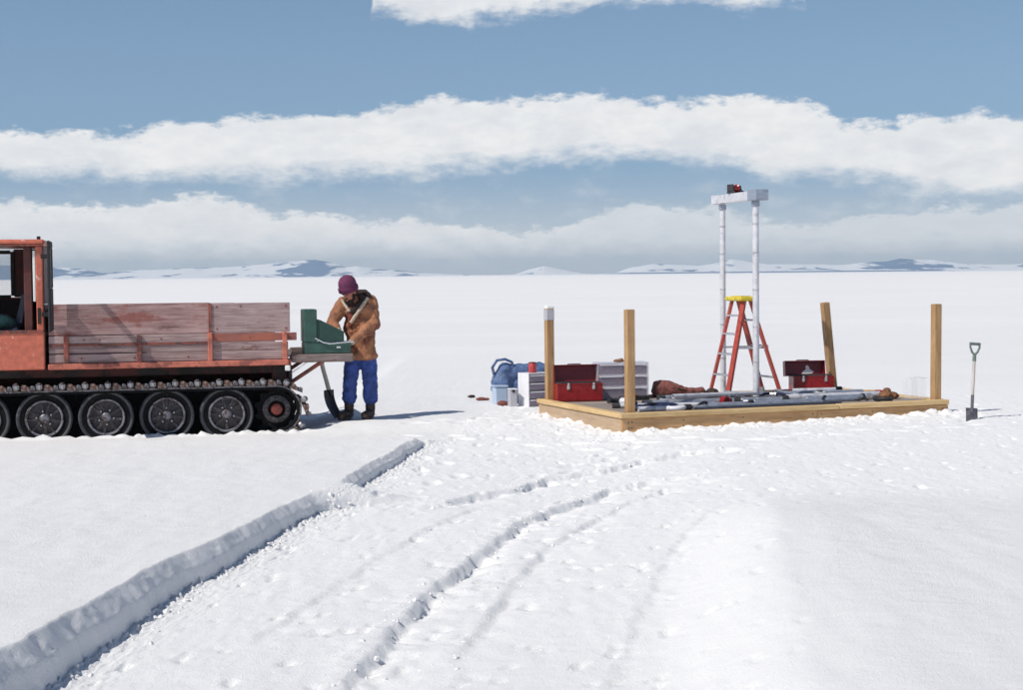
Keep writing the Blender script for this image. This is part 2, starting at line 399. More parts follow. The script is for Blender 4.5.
def remeshed(mb, name, m, voxel, parent=None, smooth=4, disp=None):
    """union of overlapping volumes as one continuous skin"""
    me = mb.mesh(name+'_volume'); o = bpy.data.objects.new('tmp', me); C.objects.link(o)
    md = o.modifiers.new('r', 'REMESH'); md.mode = 'VOXEL'; md.voxel_size = voxel
    sm = o.modifiers.new('s', 'SMOOTH'); sm.factor = 0.5; sm.iterations = smooth
    if disp:
        tx = bpy.data.textures.new(name, 'CLOUDS'); tx.noise_scale = disp[1]; tx.noise_depth = 2
        dm = o.modifiers.new('d', 'DISPLACE'); dm.texture = tx; dm.strength = disp[0]; dm.mid_level = 0.5
    dg = bpy.context.evaluated_depsgraph_get()
    me2 = bpy.data.meshes.new_from_object(o.evaluated_get(dg)); me2.name = name
    bpy.data.objects.remove(o); bpy.data.meshes.remove(me)
    for p in me2.polygons: p.use_smooth = True
    me2.materials.clear(); me2.materials.append(mat[m])
    o = bpy.data.objects.new(name, me2); C.objects.link(o)
    if parent is not None: o.parent = parent
    return o
# ------------------------------------------------------------------ snow field
_perm = np.random.RandomState(11).permutation(512)
_ga = np.random.RandomState(12).rand(512)*2*np.pi
def perlin(x, y):
    xi = np.floor(x).astype(np.int64); yi = np.floor(y).astype(np.int64); xf = x-xi; yf = y-yi
    def g(ix, iy, dx, dy):
        a = _ga[_perm[(ix + _perm[iy & 511]) & 511]]
        return np.cos(a)*dx + np.sin(a)*dy
    u = xf*xf*xf*(xf*(xf*6-15)+10); v = yf*yf*yf*(yf*(yf*6-15)+10)
    a = g(xi, yi, xf, yf); b = g(xi+1, yi, xf-1, yf); c = g(xi, yi+1, xf, yf-1); d = g(xi+1, yi+1, xf-1, yf-1)
    return (a+(b-a)*u) + ((c+(d-c)*u)-(a+(b-a)*u))*v
def fbm(x, y, s, o=4, g=0.5, seed=0.0):
    t = 0; a = 1.0; f = 1.0/s
    for i in range(o):
        t = t + a*perlin(x*f+seed+17.3*i, y*f-seed*1.7+9.1*i); a *= g; f *= 2.03
    return t
def sstep(a, b, x):
    t = np.clip((x-a)/(b-a), 0, 1); return t*t*(3-2*t)
def pl_dist(x, y, pts):
    """distance to a polyline, signed: positive on its right hand side going along it, and the way along it 0..1"""
    best = np.full(x.shape, 1e9); sgn = np.ones(x.shape); par = np.zeros(x.shape); n = len(pts)-1
    for i in range(n):
        ax, ay = pts[i]; bx, by = pts[i+1]; dx, dy = bx-ax, by-ay; L2 = dx*dx+dy*dy
        t = np.clip(((x-ax)*dx+(y-ay)*dy)/L2, 0, 1)
        ex = x-ax-t*dx; ey = y-ay-t*dy; d = np.hypot(ex, ey)
        m = d < best; best = np.where(m, d, best)
        sgn = np.where(m, np.where(dx*ey-dy*ex < 0, 1.0, -1.0), sgn); par = np.where(m, (i+t)/n, par)
    return best*sgn, par
PO = np.array([1.20, 18.00]); PA = R(20.8); PU = np.array([math.cos(PA), math.sin(PA)]); PV = np.array([-PU[1], PU[0]]); PL, PW = 4.25, 2.45
BY = [-20, 3, 7.4, 8.34, 9.94, 10.5, 13.0, 13.9, 17.65, 18.6, 30]
BX = [-3.4, -2.52, -2.40, -2.33, -2.12, -2.03, -1.61, -1.47, -0.99, -0.86, 1.0]
RUT1 = [(-0.9,6.6),(-0.84,7.39),(-0.8,7.98),(-0.69,8.78),(-0.58,9.66),(-0.44,10.41),(-0.24,11.2),(-0.12,11.71),(0.03,12.37),(0.15,12.67),(0.36,13.26),(0.62,13.66),(0.85,14.2),(1.29,14.56),(2.0,14.9)]
RUT2 = [(-0.36,8.2),(-0.24,8.88),(-0.08,9.89),(0.04,10.64),(0.23,11.56),(0.47,12.24),(0.61,12.64),(1.01,13.63),(1.54,14.3),(2.4,14.7)]
RUT3 = [(0.2,6.6),(0.46,7.9),(0.73,9.43),(1.05,11.2),(1.5,12.6),(2.2,13.6)]
RUT5 = [(-1.45,8.6),(-1.2,9.8),(-0.95,11.0),(-0.6,12.4),(-0.15,13.6)]
RUT4 = [(-0.75,13.1),(-0.4,13.79),(0.04,14.35),(0.31,14.95),(0.59,15.23),(0.87,15.44),(1.23,15.89),(1.76,16.28),(2.6,16.6)]
def height(x, y, crust=False):
    near = np.exp(-np.maximum(0, np.hypot(x-1, y-13)-12)/9.0)
    xb = np.interp(y, BY, BX)
    wob = 0.05*fbm(x*0.3, y, 0.9, 3, 0.6, 3.1) + 0.016*fbm(x, y, 0.13, 2, 0.6, 5.5)
    d = x - xb + wob*near                                    # right of the bank is positive
    # base levels
    plat = np.interp(y, [3, 15.0, 17.45, 17.85, 19, 26, 40], [0.0, 0.0, 0.0, -0.065, -0.085, -0.06, 0.0])
    plat = plat + 0.09*sstep(-2.6, -2.1, x)*sstep(18.6, 19.6, y)*sstep(40, 24, y)
    path = np.interp(y, [-10, 3, 8, 10, 13, 17, 19, 21, 30], [-0.2, -0.27, -0.255, -0.215, -0.150, -0.125, -0.01, 0.0, 0.0])
    right = np.interp(y, [-10, 3, 12, 16, 18, 21, 30], [-0.16, -0.16, -0.11, -0.04, 0.0, 0.0, 0.0])
    path = path + (right-path)*sstep(0.3, 2.2, x)
    # bank
    notch = np.exp(-((y-13.42 - 0.4*(x-xb))/0.30)**2)
    w = 0.115 + 0.95*notch + 0.9*sstep(17.5, 18.3, y) + 0.03*fbm(x*0.5, y, 0.4, 2, 0.5, 8.8)
    w = w*np.interp(y, [8, 13, 17], [1.0, 0.75, 0.75])
    t = np.clip(d/np.maximum(w, 0.05), 0, 1)
    tt = np.clip(t + near*(0.012*fbm(x, y, 0.035, 2, 0.6, 7.9))*sstep(0.02, 0.3, t)*sstep(1.0, 0.97, t), 0, 1)
    drop = 0.62*tt + 0.38*sstep(0.70, 1.0, tt)
    drop = drop*(1-notch) + notch*(t*t*(3-2*t))
    z = plat + (path-plat)*drop
    z = z + near*0.008*fbm(x, y, 0.035, 3, 0.65, 61.0)*sstep(0.0, 0.15, t)*sstep(1.5, 1.0, d/np.maximum(w, 0.05))*sstep(18.2, 17.6, y)
    foot = near*(t >= 1.0)*np.exp(-np.maximum(d-w, 0)/0.10)*sstep(18, 17, y)
    z = z + foot*(0.060*np.abs(fbm(x, y, 0.06, 3, 0.65, 1.3)))
    # surface relief
    churn = sstep(0.0, 0.3, d)
    xs = np.interp(y, [3, 7.12, 9.8, 12.32, 14], [0.95, 1.29, 1.60, 1.93, 2.2]) + 0.02*fbm(x, y, 0.8, 2, 0.5, 4.2)
    smooth_r = sstep(-0.03, 0.10, x-xs)*sstep(13.6, 12.0, y + 0.5*fbm(x, y, 1.2, 3, 0.5, 2.2) - 0.05*(x-2))
    churn = churn*(1-0.93*smooth_r)*sstep(27, 22, y)
    lit = sstep(-0.85, -0.05, x-xs)*(1-smooth_r)*sstep(13.4, 11.8, y)
    churn = churn*(1-0.55*lit)
    ys = y*0.42; l1 = fbm(x, ys, 0.5, 4, 0.55, 0.3); l2 = fbm(x, ys, 0.13, 3, 0.6, 6.1)
    z = z + near*churn*(0.0065*l1 + 0.0045*l2 - 0.02*np.maximum(0, fbm(x, ys, 0.16, 3, 0.6, 31.0)-0.42) + 0.012*np.maximum(0, fbm(x, ys, 0.17, 3, 0.6, 14.0)-0.28))
    rise = sstep(-0.75, 0.05, x-xs)
    z = z + near*0.165*rise*sstep(13.8, 11.2, y)*np.exp(-np.maximum(0, x-xs-0.3)/3.0)
    quiet = near*(1-churn)
    z = z + quiet*(0.012*fbm(x*0.7, y*0.35, 0.45, 3, 0.5, 2.9) + 0.0032*fbm(x*0.35, y, 0.06, 2, 0.6, 4.4) + 0.004*fbm(x*0.5, y*0.3, 0.12, 3, 0.6, 9.4))
    z = z + (1-near)*(0.05*fbm(x*0.5, y, 9.0, 3, 0.5, 5.0) + 0.02*fbm(x*0.4, y, 2.2, 3, 0.5, 15.0)*np.exp(-np.hypot(x, y)/60.0))*np.exp(-np.hypot(x, y)/400.0)
    # ruts: the edge of a pressed strip, broken here and there, with marks of the track cleats
    for pts, amp, wd, sd in ((RUT1, 1.0, 0.85, 1.0), (RUT2, 0.38, 0.6, 2.0), (RUT3, 0.2, 0.3, 3.0), (RUT4, 0.75, 0.6, 4.0), (RUT5, 0.20, 0.25, 5.0)):
        dd, par = pl_dist(x, y, pts)
        dd = dd + 0.045*fbm(x, y, 0.30, 2, 0.6, sd)
        ends = sstep(0, 0.10, par)*sstep(1.0, 0.88, par)
        brk = np.clip(0.62 + 1.25*fbm(x, y, 0.42, 3, 0.6, sd*3.3), 0.12, 1.2)
        stp = sstep(-0.02, 0.03, dd + 0.02*fbm(x, y, 0.05, 2, 0.6, sd))*np.exp(-np.maximum(dd, 0)/wd)
        edge_ = sstep(-0.02, 0.03, dd + 0.02*fbm(x, y, 0.05, 2, 0.6, sd))
        z = z - amp*ends*near*edge_*(0.060*brk*np.exp(-np.maximum(dd, 0)/0.16) + 0.030*np.exp(-np.maximum(dd, 0)/wd))
        z = z + amp*ends*near*0.016*brk*np.exp(-((dd+0.09)/0.08)**2)*(0.5+fbm(x, y, 0.1, 2, 0.6, sd))
        cle = np.clip(np.sin(par*len(pts)*16)-0.35, 0, 1)
        z = z - amp**0.5*ends*near*0.018*cle*np.exp(-((dd-0.06)/0.05)**2)
    # small broken pits in the trodden snow, and its fine crumbly grain
    z = z - near*churn*0.024*sstep(0.42, 0.66, fbm(x, ys, 0.15, 3, 0.6, 41.0))
    z = z + near*churn*0.005*fbm(x, y*0.6, 0.045, 2, 0.7, 51.0)
    # boot prints round the platform and by the tailgate
    for (fx, fy, fa) in PRINTS:
        c, s_ = math.cos(fa), math.sin(fa)
        lx = (x-fx)*c + (y-fy)*s_; ly = -(x-fx)*s_ + (y-fy)*c
        q = (lx/0.15)**2 + (ly/0.065)**2
        z = z - 0.022*np.exp(-q*q) + 0.004*np.exp(-(np.sqrt(q)-1.5)**2*6)
    # level under the platform, banked up against its boards
    px = x-PO[0]; py = y-PO[1]; u = px*PU[0]+py*PU[1]; v = px*PV[0]+py*PV[1]
    ins = sstep(0.0, 0.12, u)*sstep(PL, PL-0.12, u)*sstep(0.0, 0.12, v)*sstep(PW, PW-0.12, v)
    fr = np.exp(-np.maximum(0, np.maximum(np.abs(u-PL/2)-PL/2, np.abs(v-PW/2)-PW/2))/0.28)
    z = z + fr*(0.010 + 0.065*np.clip(u/PL, 0, 1)**2 + 0.055*fbm(x, y, 0.2, 3, 0.6, 21.0))*(1-ins)
    z = z*(1-ins) + ins*(-0.02)
    # the carrier stands in its own shallow bed
    rx = (x+5.26)*math.cos(R(13)) + (y-18.5)*math.sin(R(13)); ry = -(x+5.26)*math.sin(R(13)) + (y-18.5)*math.cos(R(13))
    car = sstep(-1.9, -1.6, rx)*sstep(3.6, 2.6, rx)*sstep(-0.10, 0.0, ry)*sstep(3.4, 2.0, ry)
    z = z - 0.05*car + 0.045*np.exp(-((ry+0.13)/0.06)**2)*sstep(-1.9, -1.6, rx)*sstep(3.1, 2.8, rx)*(0.6+fbm(x, y, 0.12, 3, 0.6, 2.0)*1.3)
    if crust: return z, np.clip(1-churn-0.75*lit*(1-smooth_r), 0, 1)
    return z
rp = random.Random(3)
PRINTS = []
for (ax, ay, bx, by, n) in ((-1.2,18.6,1.0,17.0,7),(-1.2,19.4,0.3,19.6,6),(0.6,17.6,2.6,17.0,6),(2.5,17.3,5.3,18.3,8),(0.1,14.6,1.2,17.1,7),(5.0,18.7,5.6,19.8,4),(-0.9,17.8,-0.6,14.5,7)):
    an = math.atan2(by-ay, bx-ax)
    for i in range(n):
        t = (i+0.5)/n; sd = 0.11 if i % 2 else -0.11
        PRINTS.append((ax+(bx-ax)*t - math.sin(an)*sd + rp.uniform(-.06,.06), ay+(by-ay)*t + math.cos(an)*sd + rp.uniform(-.06,.06), an+rp.uniform(-.3,.3)))
def gz(x, y): return float(height(np.array([float(x)]), np.array([float(y)]))[0])
def axis(a, b, step, far, g):
    mid = list(np.arange(a, b, step)); out = []; s = step; p = mid[-1]
    while p < far: s *= g; p += s; out.append(p)
    pre = []; s = step; p = a
    while p > -far: s *= g; p -= s; pre.append(p)
    return np.array(pre[::-1] + mid + out)
FAR = 13000
gx = axis(-4.3, 6.3, 0.022, FAR, 1.085); gx = np.concatenate([gx[gx < -1.86], np.arange(-1.855, -1.30, 0.008), gx[gx > -1.30]]); gy = axis(5.0, 20.6, 0.029, FAR, 1.085)
XX, YY = np.meshgrid(gx, gy); XX = XX + (np.interp(YY, [3, 7.4, 8.34, 9.94, 10.5, 13.0, 13.9, 17.65, 18.6], [-2.52, -2.40, -2.33, -2.12, -2.03, -1.61, -1.47, -0.99, -0.86]) + 1.7)*sstep(3.2, 0.55, np.abs(XX + 1.6)); ZZ, CR = height(XX.ravel(), YY.ravel(), True)
nx, ny = len(gx), len(gy)
co = np.column_stack([XX.ravel(), YY.ravel(), ZZ]).astype(np.float32)
me = bpy.data.meshes.new('snow_field')
ii = np.arange((ny-1)*(nx-1)); r_, c_ = ii//(nx-1), ii % (nx-1); a_ = r_*nx+c_
quads = np.column_stack([a_, a_+1, a_+nx+1, a_+nx]).astype(np.int32)
me.vertices.add(len(co)); me.vertices.foreach_set('co', co.ravel())
me.loops.add(quads.size); me.loops.foreach_set('vertex_index', quads.ravel())
me.polygons.add(len(quads)); me.polygons.foreach_set('loop_start', np.arange(0, quads.size, 4, dtype=np.int32))
me.polygons.foreach_set('use_smooth', np.ones(len(quads), dtype=bool))
me.update(); me.validate()
at_ = me.attributes.new('crust', 'FLOAT', 'POINT'); at_.data.foreach_set('value', CR.astype(np.float32))
sm_, t, b = material('snow')
gp = t.node('ShaderNodeNewGeometry').outputs['Position']
nz = t.noise(gp, 1.1, 4, 0.6)
cr_ = t.node('ShaderNodeAttribute', attribute_name='crust').outputs['Fac']       # old wind crust is greyer than freshly broken snow
loose = t.mix(nz, (0.85, 0.85, 0.85, 1), (0.90, 0.895, 0.89, 1))
hard = t.mix(nz, (0.80, 0.80, 0.80, 1), (0.845, 0.84, 0.835, 1))
mpw = t.node('ShaderNodeMapping'); t.l.new(gp, mpw.inputs[0]); mpw.inputs['Scale'].default_value = (0.05, 0.10, 1.0)
wind = t.noise(mpw.outputs[0], 1.0, 5, 0.6)                                        # old drifts differ a little in tone
hard = t.mix(t.mr(wind, 0.40, 0.66, 0.0, 0.5), hard, (0.885, 0.88, 0.875, 1))
t.l.new(t.mix(cr_, loose, hard), b.inputs['Base Color'])
b.inputs['Roughness'].default_value = 0.75; b.inputs['Specular IOR Level'].default_value = 0.25
h1 = t.m('ADD', t.m('MULTIPLY', t.noise(gp, 48, 6, 0.75), 0.7), t.m('MULTIPLY', t.noise(gp, 150, 3, 0.6), 0.3))
bp = t.node('ShaderNodeBump'); bp.inputs['Strength'].default_value = 0.8; bp.inputs['Distance'].default_value = 0.014
t.l.new(h1, bp.inputs['Height']); t.l.new(bp.outputs[0], b.inputs['Normal'])
mat['snow'] = sm_
me.materials.append(sm_)
ground = bpy.data.objects.new('snow_field', me); C.objects.link(ground); ground['kind'] = 'structure'
ground['label'] = 'wide flat field of sunlit snow with tracks and a cut bank'

# broken crumbs of snow below the bank, on the ruts and along the platform
ico = bmesh.new(); bmesh.ops.create_icosphere(ico, subdivisions=1, radius=1)
iv = np.array([v.co[:] for v in ico.verts]); ifc = [tuple(v.index for v in f.verts) for f in ico.faces]; ico.free()
rs = np.random.RandomState(5); spots = []
for i in range(1000):
    y = rs.uniform(5.5, 17.9); 
    if abs(y-13.4) < 0.3 and rs.rand() < .5: continue
    spots.append((np.interp(y, BY, BX) + np.interp(y, [8,13,17], [0.14,0.10,0.10]) + abs(rs.normal(0.0, 0.055)), y, rs.uniform(0.005, 0.021)*(1+0.9*(rs.rand() < .06))))
for pts, n in ((RUT1, 300), (RUT2, 100), (RUT4, 120)):
    for i in range(n):
        t_ = rs.uniform(0, len(pts)-1.001); k = int(t_); f = t_-k
        spots.append((pts[k][0]+(pts[k+1][0]-pts[k][0])*f + rs.normal(0, 0.09), pts[k][1]+(pts[k+1][1]-pts[k][1])*f + rs.normal(0, 0.12), rs.uniform(0.006, 0.024)))
for i in range(380):
    u = rs.uniform(-0.3, PL+0.4); v = -abs(rs.normal(0.02, 0.25))
    q = PO + PU*u + PV*v; spots.append((q[0], q[1], rs.uniform(0.008, 0.03)))
for i in range(900):
    spots.append((rs.uniform(-1.8, 1.0), rs.uniform(8, 18), rs.uniform(0.004, 0.012)))
for i in range(50):
    spots.append((-1.35 + rs.normal(0, 0.16), 13.45 + rs.normal(0, 0.3), rs.uniform(0.006, 0.022)))
spots = [q for q in spots if rs.rand() < 0.5]
spots = np.array(spots); sz = height(spots[:, 0], spots[:, 1])
cm = MB()
for (x, y, r0), z0 in zip(spots, sz):
    sc = 0.72*r0*(0.6+0.8*rs.rand(3))*np.array([1.1,1.1,0.8]); jit = 1+rs.uniform(-.42, .42, (len(iv), 1))
    vv = iv*jit*sc + np.array([x, y, z0 - 0.15*r0])
    o = len(cm.v); cm.v += [tuple(p) for p in vv]; cm.f += [tuple(i+o for i in f) for f in ifc]
me = bpy.data.meshes.new('snow_crumbs'); me.from_pydata(cm.v, [], cm.f); me.materials.append(sm_)
cl = bpy.data.objects.new('snow_crumbs', me); C.objects.link(cl); cl['kind'] = 'stuff'
tag(cl, 'loose crumbs of snow below the cut bank and along the ruts', 'snow crumbs')

# ------------------------------------------------------------------ far hills
def hill_profile(x):
    """crest height in metres by place across the view, hills about ten kilometres off"""
    P = [(-6500,60),(-5200,95),(-3500,88),(-3150,92),(-2850,88),(-2600,66),(-2470,40),(-2250,55),(-1850,62),(-1600,74),(-1450,90),(-1300,101),(-1180,104),(-1080,88),(-1000,62),(-930,68),(-820,48),(-700,38),(-560,22),(-350,10),(-100,4),(20,6),(110,34),(200,56),(260,44),(380,20),(500,3),(640,12),(740,44),(860,64),(1000,56),(1130,46),(1230,58),(1340,88),(1450,66),(1650,52),(1850,48),(2020,46),(2130,58),(2260,66),(2360,84),(2480,76),(2600,64),(2740,46),(2900,36),(3150,44),(3400,60),(4200,80),(5500,70),(6500,50)]
    xs_, ys_ = zip(*P)
    return np.interp(x, xs_, ys_)
hx = np.linspace(-6500, 6500, 900); hy = np.linspace(9200, 11400, 46)
HX, HY = np.meshgrid(hx, hy); fx = HX.ravel(); fy = HY.ravel()
xp = fx*10000.0/fy
ridge = np.clip(1-np.abs(fy-10200-120*fbm(fx, fy*0, 700, 2, 0.5, 1.0))/900.0, 0, 1)
hz = hill_profile(xp)*(0.25*sstep(0, .3, ridge)+0.75*sstep(0.15, 1, ridge)) + 9*fbm(fx, fy, 260, 4, 0.55, 3.0)*ridge*sstep(8, 40, hill_profile(xp)) - 3.0
hm = MB(); hm.v = [tuple(p) for p in np.column_stack([fx, fy, hz])]
n_ = len(hx)
hm.f = [(r*n_+c, r*n_+c+1, (r+1)*n_+c+1, (r+1)*n_+c) for r in range(len(hy)-1) for c in range(n_-1)]
m_, t, b = material('snowy_hillside')
gp = t.node('ShaderNodeNewGeometry').outputs['Position']
sp = t.node('ShaderNodeSeparateXYZ'); t.l.new(gp, sp.inputs[0])
X_, Z_ = sp.outputs[0], sp.outputs[2]
mp = t.node('ShaderNodeMapping'); t.l.new(gp, mp.inputs[0]); mp.inputs['Scale'].default_value = (0.006, 0.0014, 0.040)
nb = t.noise(mp.outputs[0], 1.0, 6, 0.62)
def gauss(v, c, w): return t.m('POWER', 2.718, t.m('MULTIPLY', t.m('POWER', t.m('DIVIDE', t.m('SUBTRACT', v, c), w), 2.0), -1.0))
bare = t.m('ADD', t.m('MULTIPLY', gauss(X_, -3050, 520), 0.30), t.m('MULTIPLY', gauss(X_, -1200, 150), 0.24))
bare = t.m('ADD', bare, t.m('MULTIPLY', gauss(X_, -700, 160), 0.16))
bare = t.m('ADD', bare, t.m('MULTIPLY', gauss(X_, 2300, 330), 0.16))
rock = t.mr(t.m('ADD', nb, bare), 0.585, 0.655)
shore = t.m('MULTIPLY', t.mr(Z_, 9.0, 5.0), t.m('MULTIPLY', t.mr(X_, 500, 700), t.mr(X_, 2600, 2200)))
rock = t.m('MAXIMUM', rock, shore)
t.l.new(t.mix(rock, (0.84, 0.85, 0.86, 1), (0.19, 0.26, 0.37, 1)), b.inputs['Base Color'])  # bare rock colour also carries some of the blue of distant haze
b.inputs['Roughness'].default_value = 0.9; b.inputs['Specular IOR Level'].default_value = 0.1
hill = hm.build('snowy_hills', m_, None, 180); hill['kind'] = 'structure'
hill['label'] = 'low snowy hills with bare haze blue patches along the far horizon'

# ------------------------------------------------------------------ haze
hb = MB().box((-13600, -13600, -8), (13600, 13600, 130))
hmz = bpy.data.materials.new('haze'); hmz.use_nodes = True; ht = NT(hmz.node_tree); ht.n.clear()
pv = ht.node('ShaderNodeVolumePrincipled'); pv.inputs['Color'].default_value = (0.58, 0.78, 1.0, 1); pv.inputs['Density'].default_value = 6.0e-5
pv.inputs['Anisotropy'].default_value = 0.0
ho = ht.node('ShaderNodeOutputMaterial'); ht.l.new(pv.outputs[0], ho.inputs['Volume'])
haze = hb.build('haze', hmz); haze['kind'] = 'stuff'
tag(haze, 'thin pale blue air over the whole snow field', 'haze')
#PART3
# ------------------------------------------------------------------ tracked carrier
TR = R(13)
TX, TY = -5.26, 18.50
truck = thing('tracked_carrier', 'orange red tracked snow carrier with open cab door and plank sided cargo bed', 'tracked carrier', (TX, TY, 0), TR)
def tw(s, t_, z): return Vector((TX + s*math.cos(TR) - t_*math.sin(TR), TY + s*math.sin(TR) + t_*math.cos(TR), z))
AX = Matrix.Rotation(math.pi/2, 4, 'X')                     # lathe axis from z to -y
# one road wheel: axis along y, outer face at y = 0
def make_wheel():
    tyre = MB().lathe([(0.215,-0.02),(0.235,-0.012),(0.262,-0.002),(0.276,0.016),(0.292,0.020),(0.305,0.010),(0.310,-0.02),(0.311,-0.09),(0.309,-0.15),(0.296,-0.18),(0.22,-0.17)], 40, AX, True)
    w = bpy.data.objects.new('road_wheel', None); C.objects.link(w); w.parent = truck
    ty_o = tyre.build('tyre', 'tyre', w, 45)
    MB().lathe([(0.212,-0.008),(0.250,0.006),(0.268,0.008),(0.268,-0.01),(0.212,-0.03)], 36, AX, True).build('bead_ring', 'pitch', ty_o, 45)
    MB().lathe([(0.183,0.0),(0.187,0.014),(0.203,0.018),(0.211,0.010),(0.211,-0.10),(0.183,-0.10)], 40, AX, True).build('rim', 'rim', w, 45)
    MB().lathe([(0.05,-0.050),(0.183,-0.065),(0.183,-0.085),(0.05,-0.08)], 32, AX, True).build('wheel_disc', 'disc', w, 45)
    hb_ = MB(); hb_.lathe([(0.030,0.005),(0.045,0.0),(0.060,-0.02),(0.062,-0.08),(0.02,-0.08)], 16, AX)
    hb_.build('hub', 'rim', w, 40)
    sp = MB()
    for k in range(9):
        T = Matrix.Rotation(2*math.pi*k/9+0.2+0.12*math.sin(k*2.3), 4, 'Y')
        sp.box((0.05,0.034,-0.016),(0.184,0.060,0.012), 0, T)
    sp.build('spokes', 'disc', w)
    lug = MB().lathe([(0.010,0.030),(0.013,0.026),(0.013,0.0),(0.01,0.0)], 6, AX).build('wheel_nut', 'steel', w)
    for k in range(5):
        c = lug if k == 0 else share(lug, parent=w)
        a = 2*math.pi*k/5+0.5; c.location = (0.085*math.cos(a), 0.034, 0.085*math.sin(a))
    return w
wheel = make_wheel()
first = True
for ty, flip in ((0.0, False), (1.92, True)):
    for i in range(-1, 4):
        w = wheel if first else copy_tree(wheel)
        first = False
        w.parent = truck; w.location = (0.675*i, ty, 0.15); w.rotation_euler = (0, 0.7*i, math.pi if flip else 0)
# drive sprockets
def make_sprocket():
    w = bpy.data.objects.new('drive_sprocket', None); C.objects.link(w); w.parent = truck
    p = []
    for k in range(44):
        a = 2*math.pi*k/44; p.append(((0.255 if k % 4 < 2 else 0.215)*math.cos(a), (0.255 if k % 4 < 2 else 0.215)*math.sin(a)))
    MB().prism(p, 0.03, 0.06).build('tooth_ring', 'pitch', w)
    MB().lathe([(0.10,0.0),(0.16,-0.01),(0.17,-0.05),(0.10,-0.05)], 28, AX, True).build('flange', 'disc', w, 40)
    MB().lathe([(0.03,0.03),(0.062,0.025),(0.07,0.0),(0.07,-0.06),(0.03,-0.06)], 18, AX).build('hub', 'hub', w, 40)
    bolt = MB().lathe([(0.012,0.02),(0.016,0.014),(0.016,-0.02),(0.012,-0.02)], 6, AX).build('bolt', 'disc', w)
    for k in range(8):
        c = bolt if k == 0 else share(bolt, parent=w)
        a = 2*math.pi*k/8; c.location = (0.125*math.cos(a), -0.005, 0.125*math.sin(a))
    return w
sp = make_sprocket(); sp.location = (2.60, 0.04, 0.185)
s2 = copy_tree(sp, truck); s2.location = (2.60, 1.88, 0.185); s2.rotation_euler = (0, 0.3, math.pi)
for ty, fl in ((0.04, 0), (1.88, math.pi)):
    s2 = copy_tree(sp, truck); s2.location = (-1.38, ty, 0.2); s2.rotation_euler = (0, 0.5, fl); s2.name = 'front_idler'
# track loop, in the s-z plane
loop = []
for k in range(13):
    a = math.pi/2 - math.pi*k/12; loop.append((2.60+0.275*math.cos(a), 0.188+0.275*math.sin(a)))
loop += [(2.3,-0.125),(2.05,-0.165),(1.5,-0.168),(0.7,-0.168),(0,-0.168),(-0.7,-0.168),(-1.0,-0.14)]
for k in range(13):
    a = -math.pi/2 - math.pi*k/12; loop.append((-1.38+0.275*math.cos(a), 0.2+0.275*math.sin(a)))
for s_ in np.linspace(-1.1, 2.4, 12): loop.append((s_, 0.468 - 0.010*abs(math.sin(s_*4.65))))
L = [0.0]
for i in range(len(loop)):
    a, b_ = loop[i], loop[(i+1) % len(loop)]; L.append(L[-1] + math.hypot(b_[0]-a[0], b_[1]-a[1]))
def along(d):
    d = d % L[-1]
    for i in range(len(loop)):
        if d <= L[i+1]:
            a, b_ = loop[i], loop[(i+1) % len(loop)]; f = (d-L[i])/max(1e-9, L[i+1]-L[i])
            return a[0]+(b_[0]-a[0])*f, a[1]+(b_[1]-a[1])*f, math.atan2(b_[1]-a[1], b_[0]-a[0])
def belt(t0, t1_, lo=-0.008, hi=0.010):
    m_ = MB(); n = 120; vs = []
    for k in range(n):
        x, z, a = along(L[-1]*k/n); nx_, nz_ = -math.sin(a), math.cos(a)
        for (tt, off) in ((t0, lo), (t1_, lo), (t1_, hi), (t0, hi)):
            vs.append((x+nx_*off, tt, z+nz_*off))
    fs = []
    for k in range(n):
        for j in range(4):
            fs.append((k*4+j, k*4+(j+1)%4, ((k+1)%n)*4+(j+1)%4, ((k+1)%n)*4+j))
    return m_.add(vs, fs)
def make_grouser():
    # steel cross bar: channel with an upturned lip, one cleat, a bolt head and a wheel guide at its near end
    g = MB(); g.box((-0.026,-0.085,0.010),(0.026,0.69,0.022)); g.box((-0.008,-0.085,0.022),(0.004,0.69,0.062))
    o = g.build('grouser', 'rust', truck)
    k = MB(); k.box((-0.034,-0.100,0.012),(0.036,-0.035,0.098), 0.022); k.build('cleat', 'steel', o)
    h = MB(); h.prism([(0.055,0.010),(0.150,0.010),(0.140,0.050),(0.105,0.075),(0.065,0.080)], -0.08, -0.03); h.build('guide_tooth', 'rust', o)
    lp = MB(); lp.box((0.030,-0.055,0.011),(0.100,0.02,0.060), 0.008); lp.box((0.135,-0.060,0.011),(0.205,0.02,0.055), 0.008); lp.build('link_plate', 'black', o)
    h2 = MB(); h2.prism([(0.150,0.012),(0.215,0.012),(0.200,0.062),(0.165,0.070)], -0.085, -0.061); h2.build('side_lug', 'rim', o)
    return o
gr = make_grouser()
NG = int(round(L[-1]/0.247)); first = True
